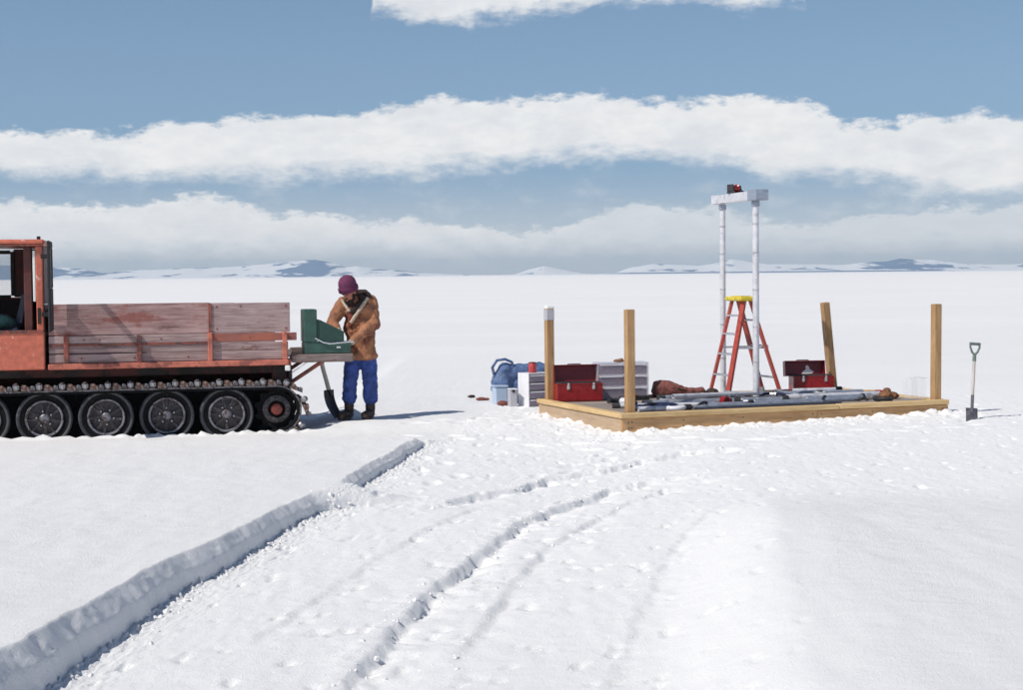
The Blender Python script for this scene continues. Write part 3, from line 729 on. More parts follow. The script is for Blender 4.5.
for side in (0, 1):
    for j, (a, b_) in enumerate(((-0.055,0.05),(0.24,0.36),(0.55,0.67))):
        off = 0 if side == 0 else 1.25
        bo = belt(a+off, b_+off, -0.008 if j != (0 if side == 0 else 2) else -0.040).build('track_belt', 'pitch', truck, 60)
        if side == 0 and j == 0: belt(-0.063, -0.056, -0.010, 0.006).build('belt_edge', 'rim', bo, 60)
    for k in range(NG):
        x, z, a = along(L[-1]*(k+0.35)/NG)
        o = gr if first else copy_tree(gr, truck); first = False
        o.location = (x, 0.0 if side == 0 else 1.92, z)
        o.rotation_euler = (0, -a + math.pi, 0) if False else (0, -a, 0)
        if side == 0: o.matrix_local = Matrix.Translation((x, 0, z)) @ Matrix.Rotation(-a, 4, 'Y') @ Matrix.Scale(1, 4)
        else: o.matrix_local = Matrix.Translation((x, 1.92, z)) @ Matrix.Rotation(-a, 4, 'Y') @ Matrix.Rotation(math.pi, 4, 'Z')
def tpart(name, a, b_, m_, bev=0.006, parent=None):
    return MB().box(a, b_, bev).build(name, m_, parent or truck)
# hull and undercarriage
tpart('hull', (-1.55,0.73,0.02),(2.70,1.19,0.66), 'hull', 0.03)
tpart('wheel_gap_shade', (-1.4,0.205,-0.13),(2.45,0.225,0.40), 'pitch', 0.004)  # black sheet added as the shade between the wheels, hiding bright snow behind
tpart('axle_beam', (-1.4,0.226,0.10),(2.55,0.30,0.20), 'black', 0.01)
tpart('axle_beam', (-1.4,1.64,0.10),(2.55,1.72,0.20), 'black', 0.01)
for i in range(-1, 4):
    tpart('axle', (0.675*i-0.03,0.19,0.12),(0.675*i+0.03,1.73,0.18), 'black', 0.01)
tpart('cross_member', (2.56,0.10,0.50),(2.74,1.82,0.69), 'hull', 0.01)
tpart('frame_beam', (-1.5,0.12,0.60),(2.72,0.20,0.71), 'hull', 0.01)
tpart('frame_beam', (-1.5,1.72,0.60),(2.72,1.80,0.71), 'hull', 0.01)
# cargo bed
tpart('bed_floor', (0.06,0.035,0.712),(2.74,1.86,0.765), 'bed_grey')
tpart('bed_rail', (0.055,-0.055,0.700),(2.74,-0.002,0.765), 'rail', 0.008)
tpart('bed_rail', (0.055,1.90,0.700),(2.74,1.95,0.765), 'rail', 0.008)
tpart('bed_rail', (2.742,0.0,0.700),(2.775,1.95,0.765), 'rail', 0.008)
for (s0, s1, z0, z1, m_) in ((0.065,1.845,1.085,1.435,'bed_red'),(1.852,2.765,1.082,1.425,'bed_grey'),
        (0.065,1.83,0.985,1.076,'bed_grey'),(1.86,2.84,0.985,1.076,'redboard'),
        (0.065,1.83,0.880,0.962,'bed_grey'),(1.86,2.74,0.885,0.972,'bed_grey'),(0.065,1.83,0.770,0.868,'bed_grey'),(1.86,2.74,0.770,0.872,'bed_grey')):
    p = MB().box((s0, 0.0, z0), (s1, 0.030, z1), 0.005).build('plank', m_, truck)
for (s0, s1, z0, z1) in ((0.065,2.25,1.09,1.400),(2.255,2.75,1.09,1.36),(0.065,2.75,0.94,1.075),(0.065,2.75,0.77,0.92)):
    MB().box((s0, 1.862, z0), (s1, 1.895, z1), 0.005).build('plank', 'bed_grey', truck)
for z0, z1 in ((1.10,1.38),(0.93,1.08),(0.77,0.915)):
    MB().box((0.070, 0.04, z0), (0.100, 1.855, z1), 0.005).build('plank', 'bed_red', truck)
tpart('strap', (0.065,-0.012,0.962),(1.835,-0.001,0.984), 'strap', 0)
for s_, zt, m_ in ((0.255,1.15,'strap'),(1.055,1.075,'strap'),(1.848,1.43,'rail'),(2.70,1.10,'rail')):
    zb = 0.766
    MB().box((s_-0.026,-0.050,zb),(s_+0.026,-0.006 if True else 0,min(zt,1.09)), 0.006).build('stake', m_, truck)
    if zt > 1.2: MB().box((s_-0.012,-0.016,1.09),(s_+0.016,-0.002,zt), 0).build('stake_strip', 'strap', truck)
for s_ in (0.25,1.05,1.85,2.69):
    MB().box((s_-0.026,1.897,0.766),(s_+0.026,1.94,1.2), 0.006).build('stake', 'rail', truck)
bolt = MB().ball((0,0,0), (0.011,0.006,0.011), 8, 6).build('bolt', 'strap', truck)
for k, (s_, z_) in enumerate(((1.93,1.385),(2.20,1.39),(2.72,1.39),(1.93,1.13),(2.72,1.13),(0.45,1.03),(0.62,1.03),(0.42,0.82),(1.0,0.82),(1.3,1.03),(1.6,0.82),(2.3,1.03))):
    c = bolt if k == 0 else share(bolt, parent=truck); c.location = (s_, -0.002, z_)
# tail: timber shelf, braces, chain, reflector
tpart('tail_timber', (2.782,0.0,0.722),(3.50,0.34,0.818), 'tail', 0.012)
tpart('tail_board', (2.72,0.36,0.775),(3.10,1.6,0.815), 'tail', 0.006)
tpart('tail_block', (2.80,0.30,0.820),(2.94,0.46,0.885), 'tail', 0.008)
for t_ in (0.10, 1.5):
    MB().tube([(2.70,t_,0.44),(3.16,t_,0.735)], 0.024, 8).build('brace', 'strap', truck, 60)
MB().tube([(2.775,0.03,0.60),(2.98,0.02,0.74)], 0.010, 6).build('tie_rod', 'white', truck, 60)
tpart('reflector', (2.695,-0.085,0.635),(2.755,-0.058,0.698), 'white', 0.008)
tpart('rear_plate', (2.745,0.02,0.42),(2.785,1.0,0.695), 'hull', 0.006)
# cab
cz0, cz1, czt = 0.705, 1.14, 2.165
body = tpart('cab_side_panel', (-1.62,-0.055,cz0),(0.022,-0.012,cz1), 'cab', 0.012)
tpart('cab_side_panel', (-1.62,1.90,cz0),(0.022,1.945,1.50), 'cab', 0.012)
tpart('sill_lip', (-1.60,-0.066,1.118),(0.012,-0.056,1.152), 'strap', 0.003)
for a, b_ in (((-0.055,-0.052,cz1),(0.020,-0.004,2.09)), ((-1.02,-0.052,cz1),(-0.95,-0.004,2.09))):
    tpart('door_pillar', a, b_, 'cab', 0.01)
tpart('pillar_strip', (-0.088,-0.044,1.47),(-0.058,-0.018,2.04), 'white', 0.006)  # narrow white strip beside the rear pillar
tpart('latch_plate', (-0.046,-0.060,1.22),(-0.010,-0.053,1.40), 'dark_lining', 0.003)
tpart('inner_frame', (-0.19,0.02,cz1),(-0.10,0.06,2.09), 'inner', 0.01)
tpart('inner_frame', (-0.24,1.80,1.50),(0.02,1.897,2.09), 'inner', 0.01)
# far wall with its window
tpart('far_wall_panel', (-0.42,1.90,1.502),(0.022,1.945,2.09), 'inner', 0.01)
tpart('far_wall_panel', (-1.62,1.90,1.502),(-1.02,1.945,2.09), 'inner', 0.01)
gk = MB()
for a, b_ in (((-0.455,1.885,1.52),(-0.405,1.90,2.06)),((-1.04,1.885,1.52),(-0.99,1.90,2.06)),((-0.99,1.885,1.49),(-0.455,1.90,1.53)),((-0.99,1.885,2.03),(-0.455,1.90,2.075))): gk.box(a, b_, 0.004)
gk.build('window_gasket', 'black', truck)
MB().box((-1.02,1.915,1.50),(-0.42,1.921,2.09)).build('window_pane', 'glass', truck)
tpart('cab_shade_panel', (-1.6,1.872,0.78),(-0.01,1.884,1.485), 'dark_lining', 0)  # dark sheet added so the far inner wall looks shaded
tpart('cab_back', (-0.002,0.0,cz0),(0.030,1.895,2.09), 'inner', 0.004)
roof = MB().box((-1.66,-0.075,2.095),(0.045,1.965,czt), 0.025).build('cab_roof', 'cab', truck)
tpart('roof_gutter', (-1.64,-0.088,2.088),(0.03,-0.070,2.105), 'strap', 0.002, roof)
tpart('roof_stud', (-0.04,-0.01,czt),(0.0,0.03,czt+0.035), 'dark_lining', 0.004, roof)
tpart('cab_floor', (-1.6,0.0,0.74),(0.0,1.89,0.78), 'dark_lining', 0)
MB().prism([(-1.62,cz0),(-1.62,1.30),(-1.90,1.18),(-2.25,1.10),(-2.30,cz0)], -0.02, 1.92).build('bonnet', 'cab', truck)
for t_ in (0.0, 0.93, 1.88):
    MB().box((-1.625,t_-0.0,1.30),(-1.58,t_+0.05,2.095), 0.006).build('windscreen_post', 'cab', truck)
MB().box((-1.606,0.05,1.30),(-1.600,1.88,2.094)).build('windscreen', 'glass', truck)
st = MB(); st.box((-0.75,0.22,1.02),(-0.24,0.85,1.20), 0.05); st.box((-0.75,1.0,1.02),(-0.24,1.66,1.20), 0.05)
st.build('seat_cushion', 'seat', truck)
bk = MB(); T = Matrix.Translation((-0.26,0,1.18)) @ Matrix.Rotation(R(14), 4, 'Y')
bk.box((-0.06,0.22,0.0),(0.06,0.85,0.42), 0.05, T); bk.box((-0.06,1.0,0.0),(0.06,1.66,0.42), 0.05, T)
bk.build('seat_back', 'seat', truck)
ct = MB(); ct.ball((-0.52,0.30,1.24), (0.20,0.12,0.10), 16, 10); ct.ball((-0.40,0.34,1.22), (0.13,0.10,0.08), 14, 8); ct.ball((-0.66,0.30,1.22), (0.12,0.11,0.07), 14, 8)
cobj = remeshed(ct, 'folded_coat', 'teal', 0.02, None, 3, (0.03, 0.09)); cobj.location = (TX, TY, 0.0); cobj.rotation_euler = (0, 0, TR)
tag(cobj, 'dark teal cloth heaped on the seat inside the cab of the carrier', 'coat')
# the cab door, swung open square to the side
door = bpy.data.objects.new('cab_door', None); C.objects.link(door); door.parent = truck; door.location = (0.10, 0, 0)
fr = MB(); fr.box((0,-0.74,1.62),(0.03,-0.69,2.06), 0.006); fr.box((0,-0.12,1.62),(0.03,-0.07,2.06), 0.006); fr.box((0,-0.74,2.061),(0.03,-0.07,2.135), 0.006)
fr.build('window_frame', 'dark_lining', door)
MB().box((0.0,-0.74,1.145),(0.03,-0.07,1.618), 0.01).build('door_panel', 'dark_lining', door)
MB().box((0.012,-0.69,1.62),(0.017,-0.12,2.06)).build('window_pane', 'glass', door)
for z_ in (1.30, 1.95):
    MB().box((-0.10,-0.075,z_),(0.02,-0.056,z_+0.05), 0.004).build('hinge', 'dark_lining', door)
MB().tube([(-0.004,-0.66,1.45),(-0.035,-0.66,1.45),(-0.035,-0.56,1.45),(-0.004,-0.56,1.45)], 0.008, 6).build('door_handle', 'steel', door)

# ------------------------------------------------------------------ green metal case on the tail timber
p = tw(3.20, 0.17, 0.8195)
case = thing('field_case', 'dark green metal case with its lid and wind panels standing open on the tail timber', 'case', p, TR + R(2))
MB().box((-0.27,-0.15,0.0),(0.27,0.15,0.135), 0.010).build('base', 'green', case)
lid = MB().box((-0.275,-0.152,0.137),(-0.125,0.152,0.520), 0.010).build('lid', 'green', case)
MB().box((-0.124,-0.14,0.15),(-0.100,0.14,0.40), 0.002).build('lid_lining', 'green_in', lid)
for y0 in (-0.148, 0.140):
    MB().prism([(-0.098,0.140),(0.19,0.140),(0.19,0.255),(-0.098,0.40)], y0, y0+0.008).build('wind_panel', 'green_in', case)
MB().tube([(-0.15,-0.160,0.185),(-0.06,-0.168,0.135),(0.02,-0.172,0.118),(0.15,-0.172,0.128),(0.29,-0.172,0.140)], 0.011, 8).build('supply_tube', 'chrome', case, 60)
MB().box((0.10,-0.160,0.060),(0.15,-0.1505,0.085), 0.004).build('latch', 'chrome', case)
MB().box((-0.262,-0.1535,0.128),(0.262,-0.1515,0.142)).build('seam_strip', 'green_in', case)
MB().tube([(0.05,0.0,0.137),(0.05,0.0,0.16)], 0.06, 16).build('burner', 'grey_tray', case, 60)

# ------------------------------------------------------------------ long handled scoop leaning behind the tail timber
bx_, by_ = -2.13, 19.86
g0 = gz(bx_, by_)
sc_ = thing('scoop_shovel', 'black bladed shovel with pale wooden handle leaning under the tail timber', 'shovel', (bx_, by_, g0))
bl = MB(); n = 9
vs = []; fs = []
for i in range(n):                                            # blade, curved along its length, seen almost edge on
    f = i/(n-1); z = 0.012 + 0.335*f; bow = -0.055*math.sin(math.pi*f*0.8) - 0.10*f + 0.0
    for j in range(7):
        q = (j-3)/3; wd = 0.12*(0.80+0.2*min(1, f*3))
        vs.append((bow + 0.045*q*q*0.9, q*wd, z)); 
    for j in range(7):
        q = (j-3)/3; wd = 0.12*(0.80+0.2*min(1, f*3))
        vs.append((bow + 0.045*q*q*0.9 + 0.006, q*wd, z))
for i in range(n-1):
    for j in range(6):
        a = i*14+j; fs += [(a, a+1, a+15, a+14), (a+7, a+21, a+22, a+8)]
    fs += [(i*14, i*14+14, i*14+21, i*14+7), (i*14+6, i*14+13, i*14+27, i*14+20)]
fs += [tuple(range(0,7)) + tuple(range(13,6,-1)), tuple((n-1)*14+j for j in range(6,-1,-1)) + tuple((n-1)*14+j for j in range(7,14))]
T = Matrix.Rotation(R(-22), 4, 'Z')
blade = MB().add(vs, fs, T).build('blade', 'blade_dark', sc_, 60)
MB().tube([(-0.055,0.065,0.27),(-0.085,0.03,0.36)], [0.022,0.027], 10).build('socket', 'blade_dark', sc_, 60)
MB().tube([(-0.083,0.03,0.355),(-0.15,-0.02,0.64),(-0.175,-0.035,0.87)], [0.026,0.025,0.022], 10).build('handle', 'shaft', sc_, 60)

# ------------------------------------------------------------------ person
PX, PY = -1.83, 19.83
pg = gz(PX, PY)
person = thing('person', 'person in purple knit cap, brown jacket and blue trousers working at the green case', 'person', (PX, PY, pg + 0.005))
def limb(mb, pts, rad, n=14):
    """tapered round limb with rounded ends, many rings"""
    pts = [Vector(q) for q in pts]; out = []; rr = []
    for i in range(len(pts)-1):
        for k in range(5):
            f = k/5; out.append(pts[i].lerp(pts[i+1], f)); rr.append(rad[i]+(rad[i+1]-rad[i])*f)
    out.append(pts[-1]); rr.append(rad[-1])
    mb.tube(out, rr, n); 
    for q, r_ in zip(pts, rad): mb.ball(q, r_*0.99, 12, 8)
RS, RE, RH = (-0.19,-0.06,1.375), (-0.305,-0.14,1.15), (-0.215,-0.36,1.055)
LS, LE, LH = (0.135,0.05,1.395), (0.185,-0.06,1.13), (-0.065,-0.385,0.925)
hd = Vector((-0.105,-0.155,1.525))
bd = MB()
bd.ball((0.0,0.0,0.86), (0.155,0.105,0.13), 18, 12); bd.ball((-0.01,-0.01,1.10), (0.150,0.10,0.2), 18, 12); bd.ball((-0.02,-0.02,1.30), (0.175,0.11,0.15), 18, 12)
limb(bd, [(-0.03,-0.02,1.38),(-0.08,-0.09,1.47)], [0.062,0.055])
limb(bd, [RS, RE, RH], [0.055,0.044,0.028]); limb(bd, [LS, LE, LH], [0.055,0.044,0.028])
limb(bd, [(-0.075,0.0,0.84),(-0.115,-0.05,0.455),(-0.135,0.01,0.09)], [0.085,0.055,0.038]); limb(bd, [(0.095,0.0,0.84),(0.125,-0.03,0.455),(0.120,0.03,0.09)], [0.085,0.055,0.038])
limb(bd, [(-0.135,0.0,0.055),(-0.195,-0.15,0.045)], [0.042,0.036]); limb(bd, [(0.120,0.02,0.055),(0.075,-0.14,0.045)], [0.042,0.036])
# head: skull, jaw, nose, brow, ears; tipped forward and turned to the case
HT = Matrix.Translation(hd) @ Matrix.Rotation(R(-28), 4, 'Z') @ Matrix.Rotation(R(27), 4, 'X')
bd.ball((0,0.01,0.03), (0.077,0.095,0.092), 18, 12, HT); bd.ball((0,-0.030,-0.045), (0.058,0.062,0.068), 16, 10, HT)
bd.ball((0,-0.098,-0.022), (0.014,0.022,0.024), 10, 8, HT); bd.ball((0,-0.078,0.022), (0.055,0.022,0.014), 12, 8, HT)
for sx in (-1, 1): bd.ball((sx*0.078,0.01,-0.01), (0.010,0.020,0.030), 10, 8, HT)
bd.ball((0,-0.086,-0.062), (0.024,0.010,0.008), 10, 6, HT); bd.ball((0,-0.086,-0.077), (0.022,0.010,0.008), 10, 6, HT)
def hand(mb, wrist, d, up, side):
    d = Vector(d).normalized(); up = Vector(up).normalized(); sd = d.cross(up).normalized()*side
    w = Vector(wrist)
    for q in (-0.024, -0.008, 0.008, 0.024):
        limb(mb, [w, w+d*0.045+sd*q*0.9, w+d*0.085+sd*q], [0.019,0.017,0.0125], 8)
    for q, ln in ((-0.029,0.052),(-0.010,0.066),(0.010,0.070),(0.028,0.062)):
        b0 = w+d*0.082+sd*q; k1 = b0+d*ln*0.5-up*0.010; k2 = k1+d*ln*0.32-up*0.022; k3 = k2+d*ln*0.12-up*0.022
        limb(mb, [b0,k1,k2,k3], [0.0105,0.0098,0.009,0.0075], 8)
    b0 = w+d*0.025+sd*0.026; limb(mb, [b0, b0+d*0.030+sd*0.026-up*0.006, b0+d*0.060+sd*0.030-up*0.018], [0.013,0.011,0.009], 8)
hand(bd, RH, (0.25,-0.7,-0.42), (0.15,-0.3,0.9), 1)
hand(bd, LH, (-0.62,-0.55,-0.42), (-0.35,-0.2,0.9), -1)
pb = remeshed(bd, 'body', 'skin', 0.0065, person, 3)
# jacket
jk = MB()
jk.ball((-0.015,-0.01,1.30), (0.200,0.150,0.135), 20, 12); jk.ball((-0.005,-0.01,1.10), (0.182,0.150,0.20), 20, 12)
jk.lathe([(0.165,0.0),(0.178,0.02),(0.170,0.10),(0.160,0.20),(0.165,0.34)], 24, Matrix.Translation((0.018,0.0,0.70)) @ Matrix.Diagonal((1.06,0.86,1,1)))
jk.ball((0.085,0.03,0.755), (0.135,0.125,0.06), 16, 10)
limb(jk, [(-0.12,-0.03,1.375), RS, RE, tuple(Vector(RE).lerp(Vector(RH), 0.86))], [0.095,0.088,0.070,0.052])
limb(jk, [(0.07,0.02,1.39), LS, LE, tuple(Vector(LE).lerp(Vector(LH), 0.90))], [0.098,0.090,0.074,0.052])
limb(jk, [(-0.04,0.02,1.38),(-0.05,-0.01,1.43)], [0.105,0.085])
jacket = remeshed(jk, 'jacket', 'jacket', 0.012, person, 3, (0.036, 0.07))
# fleece lapels and collar, lying on the front of the jacket
def surf_strip(name, pts, wid, thick, m_, par):
    mb = MB()
    for i in range(len(pts)-1):
        a, b_ = Vector(pts[i]), Vector(pts[i+1])
        for k in range(5): mb.ball(a.lerp(b_, k/4), (wid, thick, wid*0.9), 10, 8)
    return remeshed(mb, name, m_, 0.008, par, 2, (0.012, 0.03))
surf_strip('lapel', [(-0.185,-0.135,1.42),(-0.145,-0.165,1.36),(-0.105,-0.178,1.30)], 0.020, 0.020, 'lining', jacket)
surf_strip('lapel', [(0.105,-0.085,1.440),(0.055,-0.140,1.36),(-0.005,-0.170,1.27),(-0.075,-0.182,1.165)], 0.025, 0.020, 'lining', jacket)
surf_strip('collar', [(0.10,-0.02,1.475),(0.06,0.06,1.50),(-0.02,0.085,1.50),(-0.10,0.04,1.46)], 0.055, 0.045, 'collar', jacket)
surf_strip('collar_lining', [(0.035,-0.085,1.47),(0.075,-0.085,1.42),(0.0,-0.14,1.36),(-0.05,-0.165,1.30)], 0.044, 0.03, 'collar', jacket)
surf_strip('shirt_front', [(-0.075,-0.155,1.32),(-0.085,-0.163,1.22),(-0.09,-0.160,1.13)], 0.034, 0.016, 'shirt', jacket)
surf_strip('cuff', [tuple(Vector(RE).lerp(Vector(RH), 0.88)), tuple(Vector(RE).lerp(Vector(RH), 0.97))], 0.045, 0.045, 'lining', jacket)
surf_strip('cuff', [tuple(Vector(LE).lerp(Vector(LH), 0.93)), tuple(Vector(LE).lerp(Vector(LH), 0.97))], 0.042, 0.042, 'lining', jacket)
MB().box((0.045,-0.158,0.86),(0.155,-0.135,0.98), 0.008, Matrix.Rotation(R(10), 4, 'Z')).build('pocket', 'jacket', jacket)
# trousers
tq = MB(); tq.ball((0.01,0.0,0.80), (0.145,0.110,0.11), 20, 12)
limb(tq, [(-0.072,0.0,0.82),(-0.112,-0.045,0.46),(-0.128,-0.01,0.24)], [0.105,0.088,0.085])
limb(tq, [(0.090,0.0,0.80),(0.126,-0.025,0.46),(0.122,0.01,0.24)], [0.105,0.088,0.090])
tq.ball((-0.128,-0.01,0.235), (0.086,0.090,0.055), 14, 8); tq.ball((0.122,0.005,0.235), (0.092,0.092,0.055), 14, 8)
remeshed(tq, 'trousers', 'denim', 0.012, person, 2, (0.040, 0.07))
for bxx, byy, tx_, ty_ in ((-0.135,0.01,-0.21,-0.19), (0.120,0.03,0.07,-0.18)):
    bt = MB(); limb(bt, [(bxx,byy,0.30),(bxx,byy,0.10)], [0.060,0.058]); limb(bt, [(bxx,byy+0.03,0.055),(tx_,ty_,0.048)], [0.055,0.048])
    bt.box((min(bxx,tx_)-0.04, ty_-0.045, 0.0), (max(bxx,tx_)+0.04, byy+0.08, 0.03), 0.01)
    remeshed(bt, 'boot', 'boot', 0.008, person, 3, (0.008, 0.03))
# cap, hair, beard, eyes
hp = MB(); hp.lathe([(0.098,-0.005),(0.103,0.002),(0.104,0.045),(0.099,0.054),(0.101,0.075),(0.094,0.115),(0.072,0.150),(0.040,0.170),(0.012,0.174)], 28)
cap = hp.build('knit_cap', 'hat', person, 60); cap.matrix_local = HT @ Matrix.Translation((0,0.008,0.012)) @ Matrix.Rotation(R(-6), 4, 'X') @ Matrix.Diagonal((1.05,1.18,1.08,1))
rb = MB(); 
for k in range(28):
    a = 2*math.pi*k/28; rb.tube([(0.104*math.cos(a),0.104*math.sin(a),0.0),(0.106*math.cos(a),0.106*math.sin(a),0.044)], 0.0065, 6)
rb.build('ribbed_cuff', 'hat', cap, 60)
hr = MB(); hr.ball((0,0.055,-0.010), (0.080,0.062,0.075), 16, 10, HT); hr.ball((0,0.07,-0.06), (0.066,0.045,0.05), 14, 8, HT)
remeshed(hr, 'hair', 'hair', 0.009, person, 1, (0.02, 0.03))
brd = MB(); brd.ball((0,-0.048,-0.098), (0.058,0.052,0.045), 16, 10, HT); brd.ball((0,-0.045,-0.125), (0.045,0.045,0.04), 14, 8, HT)
for sx in (-1, 1): brd.ball((sx*0.058,-0.012,-0.065), (0.018,0.028,0.045), 12, 8, HT)
brd.ball((0,-0.090,-0.047), (0.036,0.014,0.010), 12, 6, HT)
remeshed(brd, 'beard', 'hair', 0.008, person, 1, (0.018, 0.025))
for sx in (-1, 1): MB().ball((sx*0.030,-0.086,0.004), (0.012,0.008,0.007), 10, 6, HT).build('eye', 'hair', person, 180)
#PART4
# ------------------------------------------------------------------ timber platform
plat = thing('timber_platform', 'raised pine frame platform with four upright corner posts, set on the snow', 'platform', (PO[0], PO[1], 0), PA)
def pw(u, v, z=0.0): q = PO + PU*u + PV*v; return (q[0], q[1], z)
HR = 0.19
def ppart(name, a, b_, m_, bev=0.004, parent=None): return MB().box(a, b_, bev).build(name, m_, parent or plat)
ppart('side_board', (0.0,0.0,-0.05),(2.46,0.040,0.134), 'pine')
ppart('side_board', (2.466,0.003,-0.05),(PL,0.041,0.130), 'pine')
ppart('side_board', (0.0,PW-0.04,-0.05),(PL,PW,0.134), 'pine')
# boards along v carry their own grain direction
def vboard(name, u0, u1, v0, v1, z0, z1, m_):
    o = MB().box((v0, -u1, z0), (v1, -u0, z1), 0.004).build(name, m_, plat); o.rotation_euler = (0, 0, math.pi/2); return o
vboard('side_board', 0.0, 0.04, 0.042, PW-0.042, -0.05, 0.134, 'bed_pale') if False else None
mat['pale'] = wood('weathered_pale_pine', (0.52, 0.39, 0.27), (0.36, 0.25, 0.16), 0, 0.10, None, 0, 0.75)
vboard('side_board', 0.0, 0.04, 0.042, PW-0.042, -0.05, 0.134, 'pale')
vboard('side_board', PL-0.04, PL, 0.042, PW-0.042, -0.05, 0.134, 'pale')
ppart('cap_board', (-0.02,-0.025,0.136),(2.74,0.075,HR), 'pine_cap', 0.006)
ppart('cap_board', (2.747,-0.021,0.1365),(PL,0.078,HR+0.003), 'pine_cap', 0.006)
ppart('cap_board', (-0.02,PW-0.075,0.136),(PL+0.03,PW+0.02,HR), 'pine_cap', 0.006)
vboard('cap_board', -0.02, 0.075, 0.078, PW-0.078, 0.136, HR-0.001, 'pine_cap')
vboard('cap_board', PL-0.075, PL+0.03, 0.078, PW-0.078, 0.136, HR-0.001, 'pine_cap')
nb_ = 13; wv = (PW-0.16)/nb_
for k in range(nb_):
    ppart('deck_plank', (0.080, 0.080+k*wv, 0.120), (PL-0.080, 0.080+(k+1)*wv-0.006, 0.168 + 0.003*random.random()), 'deck', 0.003)
for k in range(5):
    u = 0.6 + k*0.76
    vboard('joist', u, u+0.05, 0.05, PW-0.05, -0.04, 0.118, 'pine')
nail = MB().ball((0,0,0), (0.008,0.004,0.008), 8, 5).build('nail_head', 'grey_tray', plat)
for k, u in enumerate((0.08,0.12,0.75,1.5,2.40,2.52,3.2,3.9,4.17)):
    for z_ in (0.03, 0.09):
        c = nail if k == 0 and z_ == 0.03 else share(nail, parent=plat); c.location = (u, -0.001 if u < 2.46 else 0.002, z_)
PT = 1.325
posts = {}
for nm, (u, v, tilt) in dict(a=(0.035,PW-0.13,0), b=(0.16,0.135,0), c=(PL-0.085,0.135,0), d=(PL-0.15,PW-0.14,1)).items():
    w = 0.047
    o = MB().box((-w,-w,0.0),(w,w,PT-0.172), 0.005).build('corner_post', 'pine_post', plat)
    o.location = (u + (0 if nm != 'a' else 0.06), v, 0.1725)
    o.rotation_euler = (R(1.0), R(-6.6), 0) if tilt else (R(random.uniform(-.5,.5)), R(random.uniform(-.4,.4)), 0)
    posts[nm] = o
tp = MB().box((-0.051,-0.051,0.985),(0.051,0.051,1.118), 0.006).build('tape_wrap', 'tape', posts['a'])
MB().box((-0.051,-0.051,1.119),(0.051,0.051,1.163), 0.012).build('snow_cap', 'white', posts['a'])
# ------------------------------------------------------------------ tool boxes
def toolbox(u, v, rz, W, D, H, lidH, label, zz=0.1735, inner='maroon', emblem=False, lid_shift=0.0, lean=8):
    t_ = thing('toolbox', label, 'toolbox', pw(u, v, zz), rz, 'open red toolboxes on the platform')
    b_ = MB(); hw, hd_ = W/2, D/2; th = 0.008
    b_.box((-hw,-hd_,0),(hw,hd_,th)); b_.box((-hw,-hd_,th),(hw,-hd_+th,H)); b_.box((-hw,hd_-th,th),(hw,hd_,H)); b_.box((-hw,-hd_+th,th),(-hw+th,hd_-th,H)); b_.box((hw-th,-hd_+th,th),(hw,hd_-th,H))
    b_.build('base', 'red', t_)
    MB().box((-hw+0.012,-hd_+0.012,H-0.05),(hw-0.012,hd_-0.012,H+0.016), 0.004).build('tray', 'grey_tray', t_)
    MB().box((-hw-0.004,-hd_-0.005,H-0.012),(hw+0.004,-hd_-0.0005,H+0.004), 0.002).build('rim', 'red', t_)
    MB().box((-hw+0.01,-hd_-0.0045,0.012),(hw-0.01,-hd_-0.0005,0.028), 0.001).build('base_bead', 'red', t_)
    ld = MB(); dp = 0.095                                     # lid: hollow, hinged at the back, its inside to the front
    ld.box((-hw,0,0),(hw,th,lidH)); ld.box((-hw,-dp,0),(-hw+th,0,lidH)); ld.box((hw-th,-dp,0),(hw,0,lidH)); ld.box((-hw+th,-dp,lidH-th),(hw-th,0,lidH)); ld.box((-hw+th,-dp,0),(hw-th,0,th))
    lo = ld.build('lid', inner, t_); lo.location = (lid_shift, hd_+dp*0.35, H-0.012); lo.rotation_euler = (R(-lean), 0, 0)
    MB().tube([(-0.09,0.012,lidH+0.001),(-0.075,0.012,lidH+0.016),(0.075,0.012,lidH+0.016),(0.09,0.012,lidH+0.001)], 0.006, 6).build('handle', 'grey_tray', lo)
    for q in (-0.52, 0.60):
        l_ = MB().box((q*hw-0.018,-hd_-0.014,H-0.070),(q*hw+0.018,-hd_-0.0055,H-0.018), 0.004).build('latch', 'chrome', t_)
        MB().box((q*hw-0.012,-hd_-0.018,H-0.018),(q*hw+0.012,-hd_-0.006,H+0.012), 0.003).build('hasp', 'chrome', l_)
    if emblem:
        e_ = MB(); e_.prism([(-0.02,0.03),(0.06,0.03),(0.12,0.035),(0.14,0.06),(0.09,0.085),(0.075,0.125),(0.05,0.145),(0.03,0.12),(0.035,0.085),(-0.01,0.06)], -0.004, -0.001)
        e_.build('pale_sticker', 'white', lo)
    return t_
toolbox(0.385, 2.12, PA-R(9), 0.565, 0.22, 0.215, 0.225, 'open red toolbox beside the taped corner post, scratched lid leaning back')
toolbox(3.66, 2.12, PA-R(14), 0.535, 0.22, 0.205, 0.195, 'open dark red toolbox with pale sticker in its lid, beside the leaning post', emblem=True, lid_shift=-0.06)
